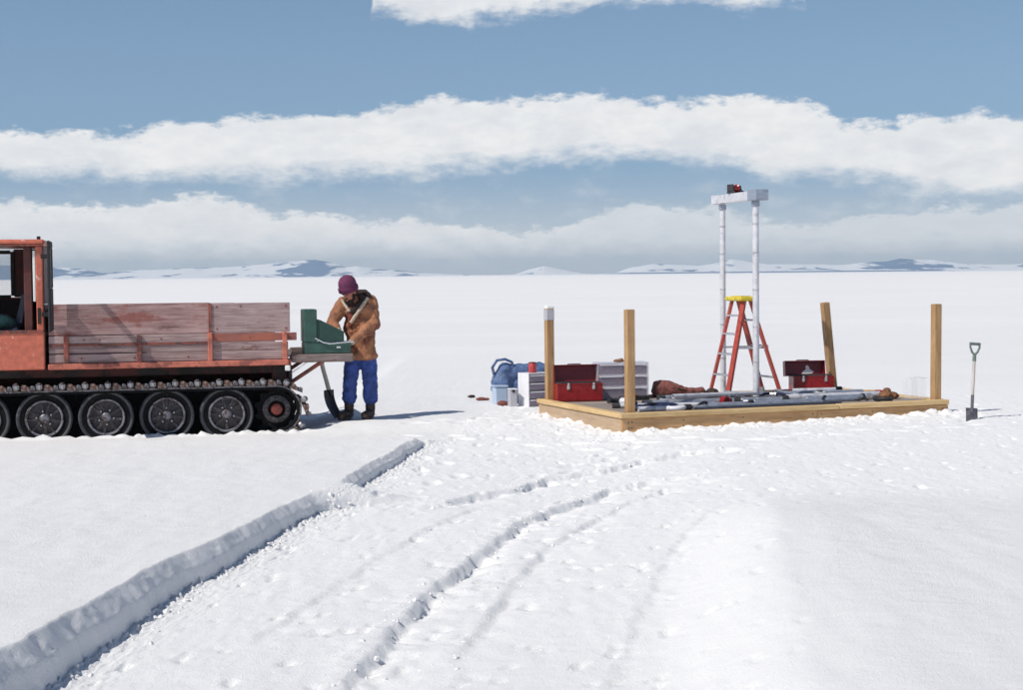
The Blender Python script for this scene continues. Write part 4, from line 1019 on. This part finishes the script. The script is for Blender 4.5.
# ------------------------------------------------------------------ drawer cabinets of milky plastic
def cabinet(loc, rz, W, D, H, rows, cols, label, side='plastic', dark='contents'):
    t_ = thing('drawer_cabinet', label, 'drawer cabinet', loc, rz, 'plastic drawer cabinets beside the platform posts')
    hw, hd_ = W/2, D/2; th = 0.012
    s_ = MB(); s_.box((-hw,-hd_,0),(-hw+th,hd_,H), 0.003); s_.box((hw-th,-hd_,0),(hw,hd_,H), 0.003); s_.box((-hw+th,-hd_,0),(hw-th,hd_,th)); s_.box((-hw+th,-hd_,H-th),(hw-th,hd_,H)); s_.box((-hw+th,hd_-th,th),(hw-th,hd_,H-th))
    s_.build('casing', side, t_)
    rh = (H-2*th)/rows; cw = (W-2*th)/cols
    for r in range(rows):
        for c in range(cols):
            x0 = -hw+th+c*cw+0.003; x1 = x0+cw-0.006; z0 = th+r*rh+0.004; z1 = z0+rh-0.008
            d_ = MB().box((x0,-hd_-0.004,z0),(x1,-hd_+0.004,z1), 0.003).build('drawer', 'plastic_drawer', t_)
            MB().box((x0+0.008,-hd_+0.012,z0+0.004),(x1-0.008,hd_-0.02,z0+(z1-z0)*(0.68+0.22*random.random())), 0.004).build('contents', dark, d_)
            MB().box((x0+0.01,-hd_-0.014,z1-0.022),(x1-0.01,-hd_-0.0045,z1-0.010), 0.003).build('pull', 'white_plastic', d_)
    return t_
ga = lambda u, v: gz(*pw(u, v)[:2])
x_, y_ = 0.30, 21.50
cabinet((x_, y_, gz(x_, y_)-0.01), R(-28)+R(60), 0.36, 0.26, 0.45, 4, 1, 'milky plastic drawer cabinet on the snow carrying a red can', 'white_plastic')
cabinet(pw(1.00, 2.22, 0.1735), PA-R(6), 0.66, 0.25, 0.455, 3, 2, 'wide milky plastic drawer cabinet on the platform behind a post', 'plastic')
cx_, cy_, cz_ = 0.27, 21.47, gz(0.30, 21.50)-0.01+0.4505
can = thing('red_can', 'small red can standing on top of the drawer cabinet', 'can', (cx_, cy_, cz_))
MB().lathe([(0.048,0.0),(0.052,0.006),(0.052,0.112),(0.048,0.118)], 18).build('can_body', 'can', can, 40)
MB().lathe([(0.049,0.1185),(0.051,0.122),(0.049,0.136),(0.02,0.140)], 18).build('can_lid', 'hub', can, 40)
rg = thing('rag', 'small crumpled brown rag on top of the wide drawer cabinet', 'rag', pw(0.98, 2.22, 0.629))
q_ = MB(); q_.ball((0,0,0.012), (0.07,0.05,0.022), 14, 8); q_.ball((0.03,0.0,0.026), (0.03,0.03,0.02), 12, 8)
remeshed(q_, 'cloth', 'brown', 0.006, rg, 1, (0.012, 0.03))
# ------------------------------------------------------------------ bags and bins by the left post
def soft(name, label, cat, loc, rz, balls, m_, vox=0.014, disp=(0.035,0.07), sub=None):
    t_ = thing(name, label, cat, loc, rz)
    q = MB()
    for c, r_ in balls: q.ball(c, r_, 18, 12)
    remeshed(q, sub or 'body', m_, vox, t_, 2, disp)
    return t_
x_, y_ = 0.02, 21.95
bag = soft('duffel_bag', 'slumped blue nylon bag with a loop handle behind the plastic bins', 'bag', (x_, y_, gz(x_, y_)), R(8),
    [((-0.13,0,0.24),(0.17,0.15,0.25)),((0.05,0.02,0.38),(0.24,0.14,0.14)),((0.30,0.02,0.42),(0.24,0.13,0.12)),((0.15,0.02,0.20),(0.30,0.16,0.21)),((-0.10,0,0.44),(0.12,0.12,0.10))], 'blue_bag')
MB().tube([(-0.26,-0.06,0.36),(-0.29,-0.07,0.48),(-0.23,-0.08,0.575),(-0.12,-0.08,0.59),(-0.03,-0.07,0.55),(0.0,-0.06,0.48)], 0.020, 8).build('loop_handle', 'blue_bag', bag, 60)
x_, y_ = -0.16, 21.75
jug = thing('storage_bin', 'pale blue plastic bin standing left of the white drawer cabinet', 'bin', (x_, y_, gz(x_, y_)-0.01), R(15))
MB().box((-0.09,-0.09,0.0),(0.09,0.09,0.235), 0.02).build('bin_body', 'plastic_blue', jug)
MB().box((-0.098,-0.098,0.236),(0.098,0.098,0.258), 0.008).build('lid', 'plastic_blue', jug)
x_, y_ = 0.005, 21.38
gb = thing('storage_bin', 'narrow grey plastic box against the white drawer cabinet', 'bin', (x_, y_, gz(x_, y_)-0.01), R(12))
MB().box((-0.052,-0.07,0.0),(0.052,0.07,0.225), 0.012).build('bin_body', 'tape', gb)
MB().box((-0.056,-0.074,0.226),(0.056,0.074,0.242), 0.006).build('lid', 'white_plastic', gb)
MB().box((-0.02,-0.078,0.195),(0.02,-0.0745,0.232), 0.004).build('clasp', 'grey_tray', gb)
x_, y_ = -0.42, 22.4
soft('work_glove', 'reddish brown glove dropped on the snow left of the pale blue bin', 'glove', (x_, y_, gz(x_, y_)), 0.2,
    [((0,0,0.022),(0.075,0.05,0.026)),((0.07,0.02,0.02),(0.04,0.02,0.018)),((0.07,-0.015,0.02),(0.045,0.018,0.018)),((-0.02,0.05,0.02),(0.02,0.04,0.016))], 'maroon_cloth', 0.007, (0.01,0.03))
x_, y_ = -0.13, 21.5
soft('cloth_pouch', 'small dark red pouch on the snow before the grey box', 'pouch', (x_, y_, gz(x_, y_)), 0.4,
    [((0,0,0.035),(0.07,0.05,0.04)),((0.05,0,0.03),(0.04,0.04,0.035))], 'maroon_cloth', 0.008, (0.012,0.03))
x_, y_ = -0.56, 22.9
soft('work_glove', 'dark glove lying farthest from the bins on the snow', 'glove', (x_, y_, gz(x_, y_)), 1.0,
    [((0,0,0.02),(0.06,0.035,0.022)),((0.06,0.01,0.018),(0.035,0.02,0.015)),((-0.01,0.035,0.018),(0.016,0.03,0.014))], 'boot', 0.007, (0.008,0.03))
# ------------------------------------------------------------------ gear on the deck
ZD = 0.172
cv = thing('canvas_bag', 'brick red canvas bag lying slack at the back of the platform', 'bag', pw(1.74, 2.17, ZD), PA-R(12))
secs = [(-0.30,0.05,0.10),(-0.275,0.11,0.185),(-0.20,0.14,0.215),(-0.08,0.14,0.195),(0.04,0.12,0.145),(0.16,0.105,0.110),(0.27,0.10,0.105),(0.34,0.09,0.115),(0.375,0.05,0.06)]
vs = []; n = 20
for x, hw, hh in secs:
    for j in range(n):
        a = 2*math.pi*j/n; cc, ss = math.cos(a), math.sin(a)
        vs.append((x, hw*math.copysign(abs(cc)**0.7, cc), 0.002 + hh*(0.5+0.5*math.copysign(abs(ss)**0.75, ss))))
fs = [(i*n+j, i*n+(j+1)%n, (i+1)*n+(j+1)%n, (i+1)*n+j) for i in range(len(secs)-1) for j in range(n)] + [tuple(range(n-1,-1,-1)), tuple((len(secs)-1)*n+j for j in range(n))]
cvb = remeshed(MB().add(vs, fs), 'body', 'maroon_cloth', 0.011, cv, 2, (0.030, 0.07))
MB().tube([(-0.12,-0.03,0.19),(-0.10,-0.10,0.165),(0.02,-0.125,0.10),(0.10,-0.11,0.09)], 0.010, 6).build('strap', 'boot', cv, 60)
soft('dark_cloth', 'dark blue cloth spread over tubes behind the front post', 'cloth', pw(0.62, 0.55, ZD), PA+R(10),
    [((-0.15,0,0.03),(0.22,0.10,0.035)),((0.12,0.03,0.035),(0.25,0.09,0.04)),((0.30,0.06,0.03),(0.12,0.06,0.03))], 'navy', 0.010, (0.02,0.05))
soft('leather_pouch', 'tan and brown leather pouch at the right end of the deck', 'pouch', pw(3.84, 0.62, ZD), PA,
    [((-0.06,0,0.05),(0.09,0.07,0.05)),((0.06,0.01,0.04),(0.08,0.06,0.045)),((-0.02,0.02,0.10),(0.05,0.045,0.04))], 'brown', 0.008, (0.02,0.04))
soft('brown_sack', 'small dark brown sack at the foot of the orange ladder', 'sack', pw(2.12, 2.08, ZD), PA,
    [((-0.08,0,0.035),(0.12,0.08,0.04)),((0.08,0.0,0.045),(0.09,0.07,0.05))], 'boot', 0.010, (0.02,0.04))
soft('tan_cloth', 'tan cloth scrap lying against the red canvas bag', 'cloth', pw(1.92, 1.93, ZD), PA,
    [((-0.05,0,0.02),(0.12,0.06,0.024)),((0.08,0,0.025),(0.09,0.05,0.03))], 'lining', 0.009, (0.012,0.04))
def tube_thing(label, u0, v0, u1, v1, r_, m_, z0=None, ends=None, cat='tube', z1=None, name='metal_tube'):
    a, b_ = pw(u0, v0), pw(u1, v1); z0 = ZD + r_ + 0.001 if z0 is None else z0; z1 = z0 if z1 is None else z1
    d = Vector((b_[0]-a[0], b_[1]-a[1], z1-z0)); L_ = d.length
    t_ = thing(name, label, cat, (a[0], a[1], z0), group='tubes lying on the platform deck', rot=(0, -math.asin((z1-z0)/L_), math.atan2(d.y, d.x)))
    w = MB(); n = 14; vs = []
    for x in (0, L_):
        for rr in (r_, r_*0.82):
            for j in range(n): vs.append((x, rr*math.cos(2*math.pi*j/n), rr*math.sin(2*math.pi*j/n)))
    fs = []
    for j in range(n):
        k = (j+1) % n; fs += [(j, k, 2*n+k, 2*n+j), (n+j, 3*n+j, 3*n+k, n+k), (j, n+j, n+k, k), (2*n+j, 2*n+k, 3*n+k, 3*n+j)]
    w.add(vs, fs).build('tube_wall', m_, t_, 50)
    if ends:
        for x in ((0.0,) if ends[1] == 0 else (L_-0.09,) if ends[1] == 1 else (0.0, L_-0.09)):
            MB().lathe([(r_+0.001,0),(r_+0.010,0.006),(r_+0.010,0.084),(r_+0.001,0.09)], 14, Matrix.Translation((x,0,0)) @ Matrix.Rotation(math.pi/2, 4, 'Y'), False).build('coupling', ends[0], t_, 50)
    return t_
tube_thing('long pale aluminium tube lying along the front of the deck', 1.02, 0.30, 2.75, 0.36, 0.024, 'alu')
tube_thing('grey blue pipe just behind the front aluminium tube', 1.30, 0.50, 3.35, 0.56, 0.026, 'grey_pipe')
tube_thing('thick aluminium tube with a dark coupling across the middle of the deck', 0.85, 1.00, 2.55, 0.80, 0.034, 'alu', None, ('grey_tray', 1))
tube_thing('dark steel pipe lying beside the thick aluminium tube', 0.80, 1.16, 2.70, 1.02, 0.028, 'dark_pipe')
tube_thing('aluminium tube reaching from the gantry foot towards the right end', 2.60, 0.92, 3.95, 0.86, 0.040, 'alu_white', None, ('red', 1))
tube_thing('thin grey tube lying before the dark red toolbox', 2.95, 1.62, 4.02, 1.48, 0.030, 'grey_pipe')
tube_thing('short white tube with black coupling in front of the dark red toolbox', 3.22, 1.86, 3.90, 1.78, 0.036, 'alu_white', None, ('black', 1))
tube_thing('pale tube lying behind the front post and the dark cloth', 0.30, 0.92, 1.30, 0.62, 0.026, 'alu_white', None, ('grey_tray', 0))
tube_thing('thin dark rod resting across the deck behind the thick tube', 1.15, 1.42, 3.05, 1.30, 0.018, 'dark_pipe')
tube_thing('aluminium tube under the ladder along the rear of the deck', 1.70, 1.70, 3.05, 1.66, 0.032, 'alu')
tube_thing('short pale tube nearest the front post on the deck', 0.34, 0.30, 0.98, 0.26, 0.030, 'alu_white', None, ('dark_lining', 1))
tube_thing('slim grey tube lying between the two front clamps', 0.70, 0.78, 1.52, 0.74, 0.022, 'grey_pipe')
tube_thing('dark pipe lying under the pale front tubes', 1.0, 0.18, 2.9, 0.20, 0.020, 'dark_pipe')
tube_thing('white tube resting over the thick aluminium tube', 1.05, 0.86, 2.35, 1.22, 0.026, 'alu_white', ZD+0.115, None, 'tube', ZD+0.085)
tube_thing('aluminium tube with two dark couplings behind the pale tubes', 1.20, 1.58, 2.42, 1.50, 0.036, 'alu', None, ('grey_tray', 2))
tube_thing('dark pipe with red end in front of the leaning post', 3.05, 1.22, 4.08, 1.14, 0.030, 'dark_pipe', None, ('red', 1))
tube_thing('pale blue grey tube beside the leather pouch', 2.70, 0.66, 3.62, 0.68, 0.034, 'grey_pipe', None, ('alu', 2))
tube_thing('thin white rod along the back of the deck before the canvas bag', 1.35, 1.88, 2.30, 1.80, 0.018, 'alu_white')
def shade_cord(label, pts, r_, m_):  # dark cords added to stand for shaded gaps between the tubes
    a = pw(*pts[0]); t_ = thing('shade_cord', label, 'shade_cord', (a[0], a[1], 0), PA)
    k = len(pts); out = []
    for i in range((k-1)*6+1):
        f = i/6; j = min(int(f), k-2); g = f-j
        p0, p1, p2, p3 = (np.array(pts[max(0, min(k-1, q))]) for q in (j-1, j, j+1, j+2))
        q = 0.5*((2*p1) + (-p0+p2)*g + (2*p0-5*p1+4*p2-p3)*g*g + (-p0+3*p1-3*p2+p3)*g**3)
        out.append((q[0]-pts[0][0], q[1]-pts[0][1], ZD + r_ + 0.003 + 0.05*max(0, math.sin(i*0.55))))
    MB().tube(out, r_, 8).build('cord', m_, t_, 60)
    MB().tube([out[-1], (out[-1][0]+0.05, out[-1][1]+0.01, out[-1][2])], r_*1.9, 8).build('cord_end', 'black', t_, 60)
shade_cord('added black cord for the shaded gaps between tubes near the front post', [(0.45,0.45),(0.8,0.55),(1.1,0.35),(1.45,0.62),(1.8,0.40)], 0.016, 'black')
shade_cord('added dark blue cord for the shaded gaps under the ladder feet', [(1.7,1.35),(2.1,1.15),(2.5,1.42),(2.9,1.08),(3.3,1.35)], 0.016, 'navy')
shade_cord('added black cord for the shaded gaps before the dark red toolbox and clamps', [(2.8,0.45),(3.1,0.75),(3.4,0.50),(3.6,0.95)], 0.014, 'black')
def clamp(label, u, v, rz, m_, s=1.0):
    t_ = thing('pipe_clamp', label, 'clamp', pw(u, v, ZD), PA+rz)
    MB().lathe([(0.030*s,0.0),(0.045*s,0.0),(0.045*s,0.06*s),(0.030*s,0.06*s)], 14, Matrix.Translation((0,0.03*s,0.047*s)) @ AX, True).build('ring', m_, t_, 50)
    MB().box((0.038*s,-0.02*s,0.020*s),(0.085*s,0.02*s,0.070*s), 0.006).build('lug', m_, t_)
    MB().tube([(0.062*s,0,0.070*s),(0.062*s,0,0.105*s)], 0.010*s, 8).build('bolt', 'steel', t_, 50)
    return t_
clamp('red pipe clamp among the tubes near the middle of the front edge', 0.98+0.62, 0.62, 0.3, 'red', 1.2)
clamp('black pipe clamp beside the red clamp among the tubes', 1.78, 0.64, 1.2, 'black', 1.1)
clamp('steel pipe clamp at the foot of the near gantry post', 2.56, 1.16, 0.8, 'steel', 1.2)
clamp('dark pipe clamp on the deck behind the front post', 0.46, 0.72, 2.0, 'grey_tray', 1.2)
clamp('pale pipe clamp between the toolbox and the front post', 0.50, 1.02, 0.5, 'alu_white', 1.2)
# pipe elbows strewn about the deck
fr_ = random.Random(21)
for (u, v, m_, cl_, where) in ((0.62,1.45,'black','black','before the scratched red toolbox'),(0.78,0.28,'white_plastic','white','beside the front left post'),
        (1.45,1.72,'tape','grey','in front of the slack canvas bag'),(1.95,0.66,'white_plastic','white','behind the red pipe clamp'),(2.22,0.95,'black','black','beside the near gantry post'),
        (2.85,1.30,'tape','grey','under the open ladder'),(3.30,1.40,'white_plastic','white','in front of the dark red toolbox'),(3.60,0.35,'black','black','beside the tan leather pouch'),(1.20,1.25,'tape','grey','in front of the wide drawer cabinet')):
    t_ = thing('elbow_fitting', cl_ + ' pipe elbow lying on the deck ' + where, 'pipe fitting', pw(u, v, ZD + 0.034), fr_.uniform(0, 6.28), 'pipe elbows on the deck')
    arc = [(0.10*math.cos(a), 0.10*math.sin(a), 0.0) for a in [math.pi/2*i/6 for i in range(7)]]
    MB().tube([(0.10,-0.06,0)] + arc + [(-0.06,0.10,0)], 0.026, 10).build('bend', m_, t_, 60)
    MB().tube([(0.10,-0.07,0),(0.10,-0.03,0)], 0.032, 10).build('collar', 'grey_tray' if m_ == 'tape' else m_, t_, 60)
# loose timber
lb = thing('timber_offcut', 'pine board lying loose along the rear right of the deck', 'board', pw(3.40, 2.02, ZD), PA-R(28))
MB().box((0.40,-0.06,0.0),(1.05,0.06,0.038), 0.004).build('board', 'pine_cap', lb); MB().tube([(0.75,0,0.0385),(0.75,0,0.046)], 0.012, 8).build('nail_head', 'grey_tray', lb)
lb = thing('timber_offcut', 'short dark offcut lying in front of the wide drawer cabinet', 'board', pw(1.02, 1.92, ZD), PA+R(6))
MB().box((-0.16,-0.05,0.0),(0.22,0.05,0.05), 0.004).build('board', 'black', lb); MB().box((-0.10,-0.052,0.0505),(0.05,0.04,0.075), 0.004).build('cover', 'brown', lb)
# ------------------------------------------------------------------ aluminium gantry with winch
gan = thing('gantry_frame', 'tall pale aluminium gantry of two posts and a crossbeam over the ladder', 'gantry', pw(0, 0, 0), PA)
GA, GB = (2.40, 1.31), (2.52, 2.38)
for (u, v), r_ in ((GA, 0.039), (GB, 0.037)):
    po_ = MB().tube([(u,v,ZD+0.012),(u,v,1.2),(u,v,2.60)], r_, 16).build('post', 'alu_white', gan, 50)
    MB().box((u-0.09,v-0.07,ZD+0.001),(u+0.09,v+0.07,ZD+0.0115), 0.003).build('foot_plate', 'alu', po_)
    MB().lathe([(r_+0.001,0),(r_+0.012,0.004),(r_+0.012,0.06),(r_+0.001,0.064)], 16, Matrix.Translation((u,v,2.52))).build('collar', 'grey_pipe', po_, 50)
    for z_ in (0.62, 1.05, 1.50, 1.95, 2.30):
        MB().lathe([(r_+0.0005,0),(r_+0.003,0.002),(r_+0.003,0.016),(r_+0.0005,0.018)], 16, Matrix.Translation((u,v,z_))).build('ring_mark', 'alu', po_, 50)
dv = Vector((GB[0]-GA[0], GB[1]-GA[1], 0)); bl_ = dv.length; ba = math.atan2(dv.y, dv.x)
beam_T = Matrix.Translation((GA[0], GA[1], 2.601)) @ Matrix.Rotation(ba, 4, 'Z')
bm_ = MB(); bm_.box((-0.17,-0.075,0.0),(bl_+0.17,0.075,0.012), 0, beam_T); bm_.box((-0.17,-0.075,0.012),(bl_+0.17,-0.063,0.105), 0, beam_T); bm_.box((-0.17,0.063,0.012),(bl_+0.17,0.075,0.105), 0, beam_T)
bm_.box((-0.17,-0.063,0.093),(bl_+0.17,0.063,0.105), 0, beam_T)
cb = bm_.build('crossbeam', 'alu_white', gan)
MB().box((-0.20,-0.085,-0.012),(0.06,0.085,0.118), 0.006, beam_T).build('end_block', 'grey_pipe', gan)
MB().box((bl_+0.12,-0.080,-0.006),(bl_+0.20,0.080,0.112), 0.006, beam_T).build('end_cap', 'alu_white', gan)
ctr = Vector((GA[0], GA[1], 0)).lerp(Vector((GB[0], GB[1], 0)), 0.62)
wn = thing('hand_winch', 'small red and dark winch sitting on top of the gantry crossbeam', 'winch', Vector(pw(ctr.x, ctr.y, 2.7065)), PA+ba-R(60))
MB().box((-0.10,-0.05,0.0),(0.10,0.05,0.022), 0.005).build('base', 'grey_tray', wn)
MB().lathe([(0.03,-0.06),(0.052,-0.05),(0.036,-0.04),(0.036,0.04),(0.052,0.05),(0.03,0.06)], 16, Matrix.Translation((-0.01,0,0.068)) @ Matrix.Rotation(math.pi/2, 4, 'Y')).build('drum', 'red', wn, 50)
MB().box((-0.095,-0.05,0.0225),(-0.072,0.05,0.115), 0.006).build('side_plate', 'grey_tray', wn)
MB().box((0.052,-0.05,0.0225),(0.075,0.05,0.105), 0.006).build('side_plate', 'grey_tray', wn)
MB().tube([(0.076,0,0.07),(0.12,0,0.07),(0.14,0,0.04),(0.20,0,0.02)], 0.011, 8).build('crank', 'grey_tray', wn, 60)
# ------------------------------------------------------------------ orange step ladder
lad = thing('step_ladder', 'orange fibreglass stepladder with yellow top and aluminium steps', 'ladder', pw(2.565, 1.98, 0.0), PA)
zb, zt_ = ZD+0.012, 1.375
def rail(name, f, t_, w=0.036, d=0.019):
    a, b_ = Vector(f), Vector(t_); ax = (b_-a).normalized(); L_ = (b_-a).length
    q = ax.to_track_quat('Z', 'Y').to_matrix().to_4x4(); T = Matrix.Translation(a) @ q
    o = MB().box((-w,-d,0),(w,d,L_), 0.004, T).build(name, 'orange', lad)
    MB().box((-w-0.004,-d-0.004,-0.010),(w+0.004,d+0.004,0.075), 0.004, T).build('foot', 'alu', o)
    return a, b_
vb, vt = 0.235, 0.15
rails = {}
for sv in (-1, 1):
    rails['f', sv] = rail('front_rail', (-0.325, sv*vb, zb), (-0.045, sv*vt, zt_))
    rails['r', sv] = rail('rear_rail', (0.43, sv*vb, zb), (0.045, sv*vt, zt_))
MB().box((-0.125,-0.21,zt_-0.012),(0.125,0.21,zt_+0.042), 0.014).build('top_cap', 'yellow', lad)
MB().box((-0.07,-0.13,zt_+0.0425),(0.07,0.13,zt_+0.052), 0.004).build('top_tray', 'yellow', lad)
for z_ in (0.44, 0.70, 0.95, 1.18):
    f = (z_-zb)/(zt_-zb); a = rails['f', -1][0].lerp(rails['f', -1][1], f); b_ = rails['f', 1][0].lerp(rails['f', 1][1], f)
    MB().box((a.x-0.035, a.y+0.018, z_-0.010),(a.x+0.040, b_.y-0.018, z_+0.012), 0.003).build('step', 'alu', lad)
for z_ in (0.40, 0.80, 1.12):
    f = (z_-zb)/(zt_-zb); a = rails['r', -1][0].lerp(rails['r', -1][1], f); b_ = rails['r', 1][0].lerp(rails['r', 1][1], f)
    MB().tube([(a.x, a.y+0.018, z_),(a.x, b_.y-0.018, z_)], 0.013, 8).build('rear_brace', 'alu', lad, 60)
for sv in (-1, 1):
    f = (0.78-zb)/(zt_-zb); a = rails['f', sv][0].lerp(rails['f', sv][1], f); b_ = rails['r', sv][0].lerp(rails['r', sv][1], f)
    yy = a.y - sv*0.026
    MB().box((a.x, yy-0.004, 0.765),(b_.x, yy+0.004, 0.790), 0.001).build('spreader', 'alu', lad)
    MB().box((b_.x-0.03, b_.y+sv*0.018-0.006, 0.75),(b_.x+0.03, b_.y+sv*0.018+0.006, 0.81), 0.003).build('bracket', 'alu', lad)
# ------------------------------------------------------------------ clear bag by the right post
x_, y_ = pw(PL-0.55, PW*0.30)[:2]
cbg = thing('clear_sack', 'clear plastic sheet bag standing beside the right front post', 'bag', pw(4.05, 0.40, ZD), PA)
MB().box((-0.13,-0.08,0.0),(0.13,0.08,0.27), 0.03).build('film', 'plastic_clear', cbg)
MB().tube([(-0.12,-0.082,0.26),(0.0,-0.085,0.275),(0.12,-0.082,0.26)], 0.004, 6).build('seam', 'plastic', cbg)
# ------------------------------------------------------------------ spade standing in the snow
x_, y_ = 5.28, 18.92
spd = thing('spade', 'D handled spade standing upright in the snow right of the platform', 'shovel', (x_, y_, gz(x_, y_)), 0.25, rot=(R(-3), R(4.5), 0.2))
vs = []; fs = []; n = 8
for i in range(n):
    z = -0.16 + 0.29*i/(n-1); wd = 0.072*(1.0 if i > 2 else 0.80+0.1*i)
    for k in (0, 1):
        for j in range(5):
            q = (j-2)/2; vs.append((q*wd, 0.016*q*q - 0.010 + (0.005 if k else 0) - 0.02*math.sin(math.pi*i/(n-1)), z))
for i in range(n-1):
    for j in range(4):
        a = i*10+j; fs += [(a, a+1, a+11, a+10), (a+5, a+15, a+16, a+6)]
    fs += [(i*10, i*10+10, i*10+15, i*10+5), (i*10+4, i*10+9, i*10+19, i*10+14)]
fs += [(0,1,2,3,4,9,8,7,6,5), tuple((n-1)*10+j for j in (4,3,2,1,0,5,6,7,8,9))]
MB().add(vs, fs).build('blade', 'blade', spd, 60)
MB().tube([(0,-0.012,0.06),(0,-0.004,0.13),(0,0,0.28)], [0.012,0.018,0.019], 10).build('socket', 'blade', spd, 60)
MB().tube([(0,0,0.275),(0,0,0.48),(0,0,0.685)], [0.017,0.018,0.017], 10).build('shaft', 'shaft', spd, 60)
gpp = MB(); gpp.tube([(0,0,0.67),(0,0,0.745)], [0.022,0.020], 10); gpp.build('grip_socket', 'grip', spd, 60)
gg = MB(); gg.tube([(0,0,0.74),(-0.035,0,0.775),(-0.058,0,0.83),(-0.055,0,0.865)], [0.014,0.013,0.012,0.013], 8); gg.tube([(0,0,0.74),(0.035,0,0.775),(0.058,0,0.83),(0.055,0,0.865)], [0.014,0.013,0.012,0.013], 8)
gg.tube([(-0.064,0,0.868),(0.064,0,0.868)], 0.017, 10); gg.build('d_grip', 'grip', spd, 60)
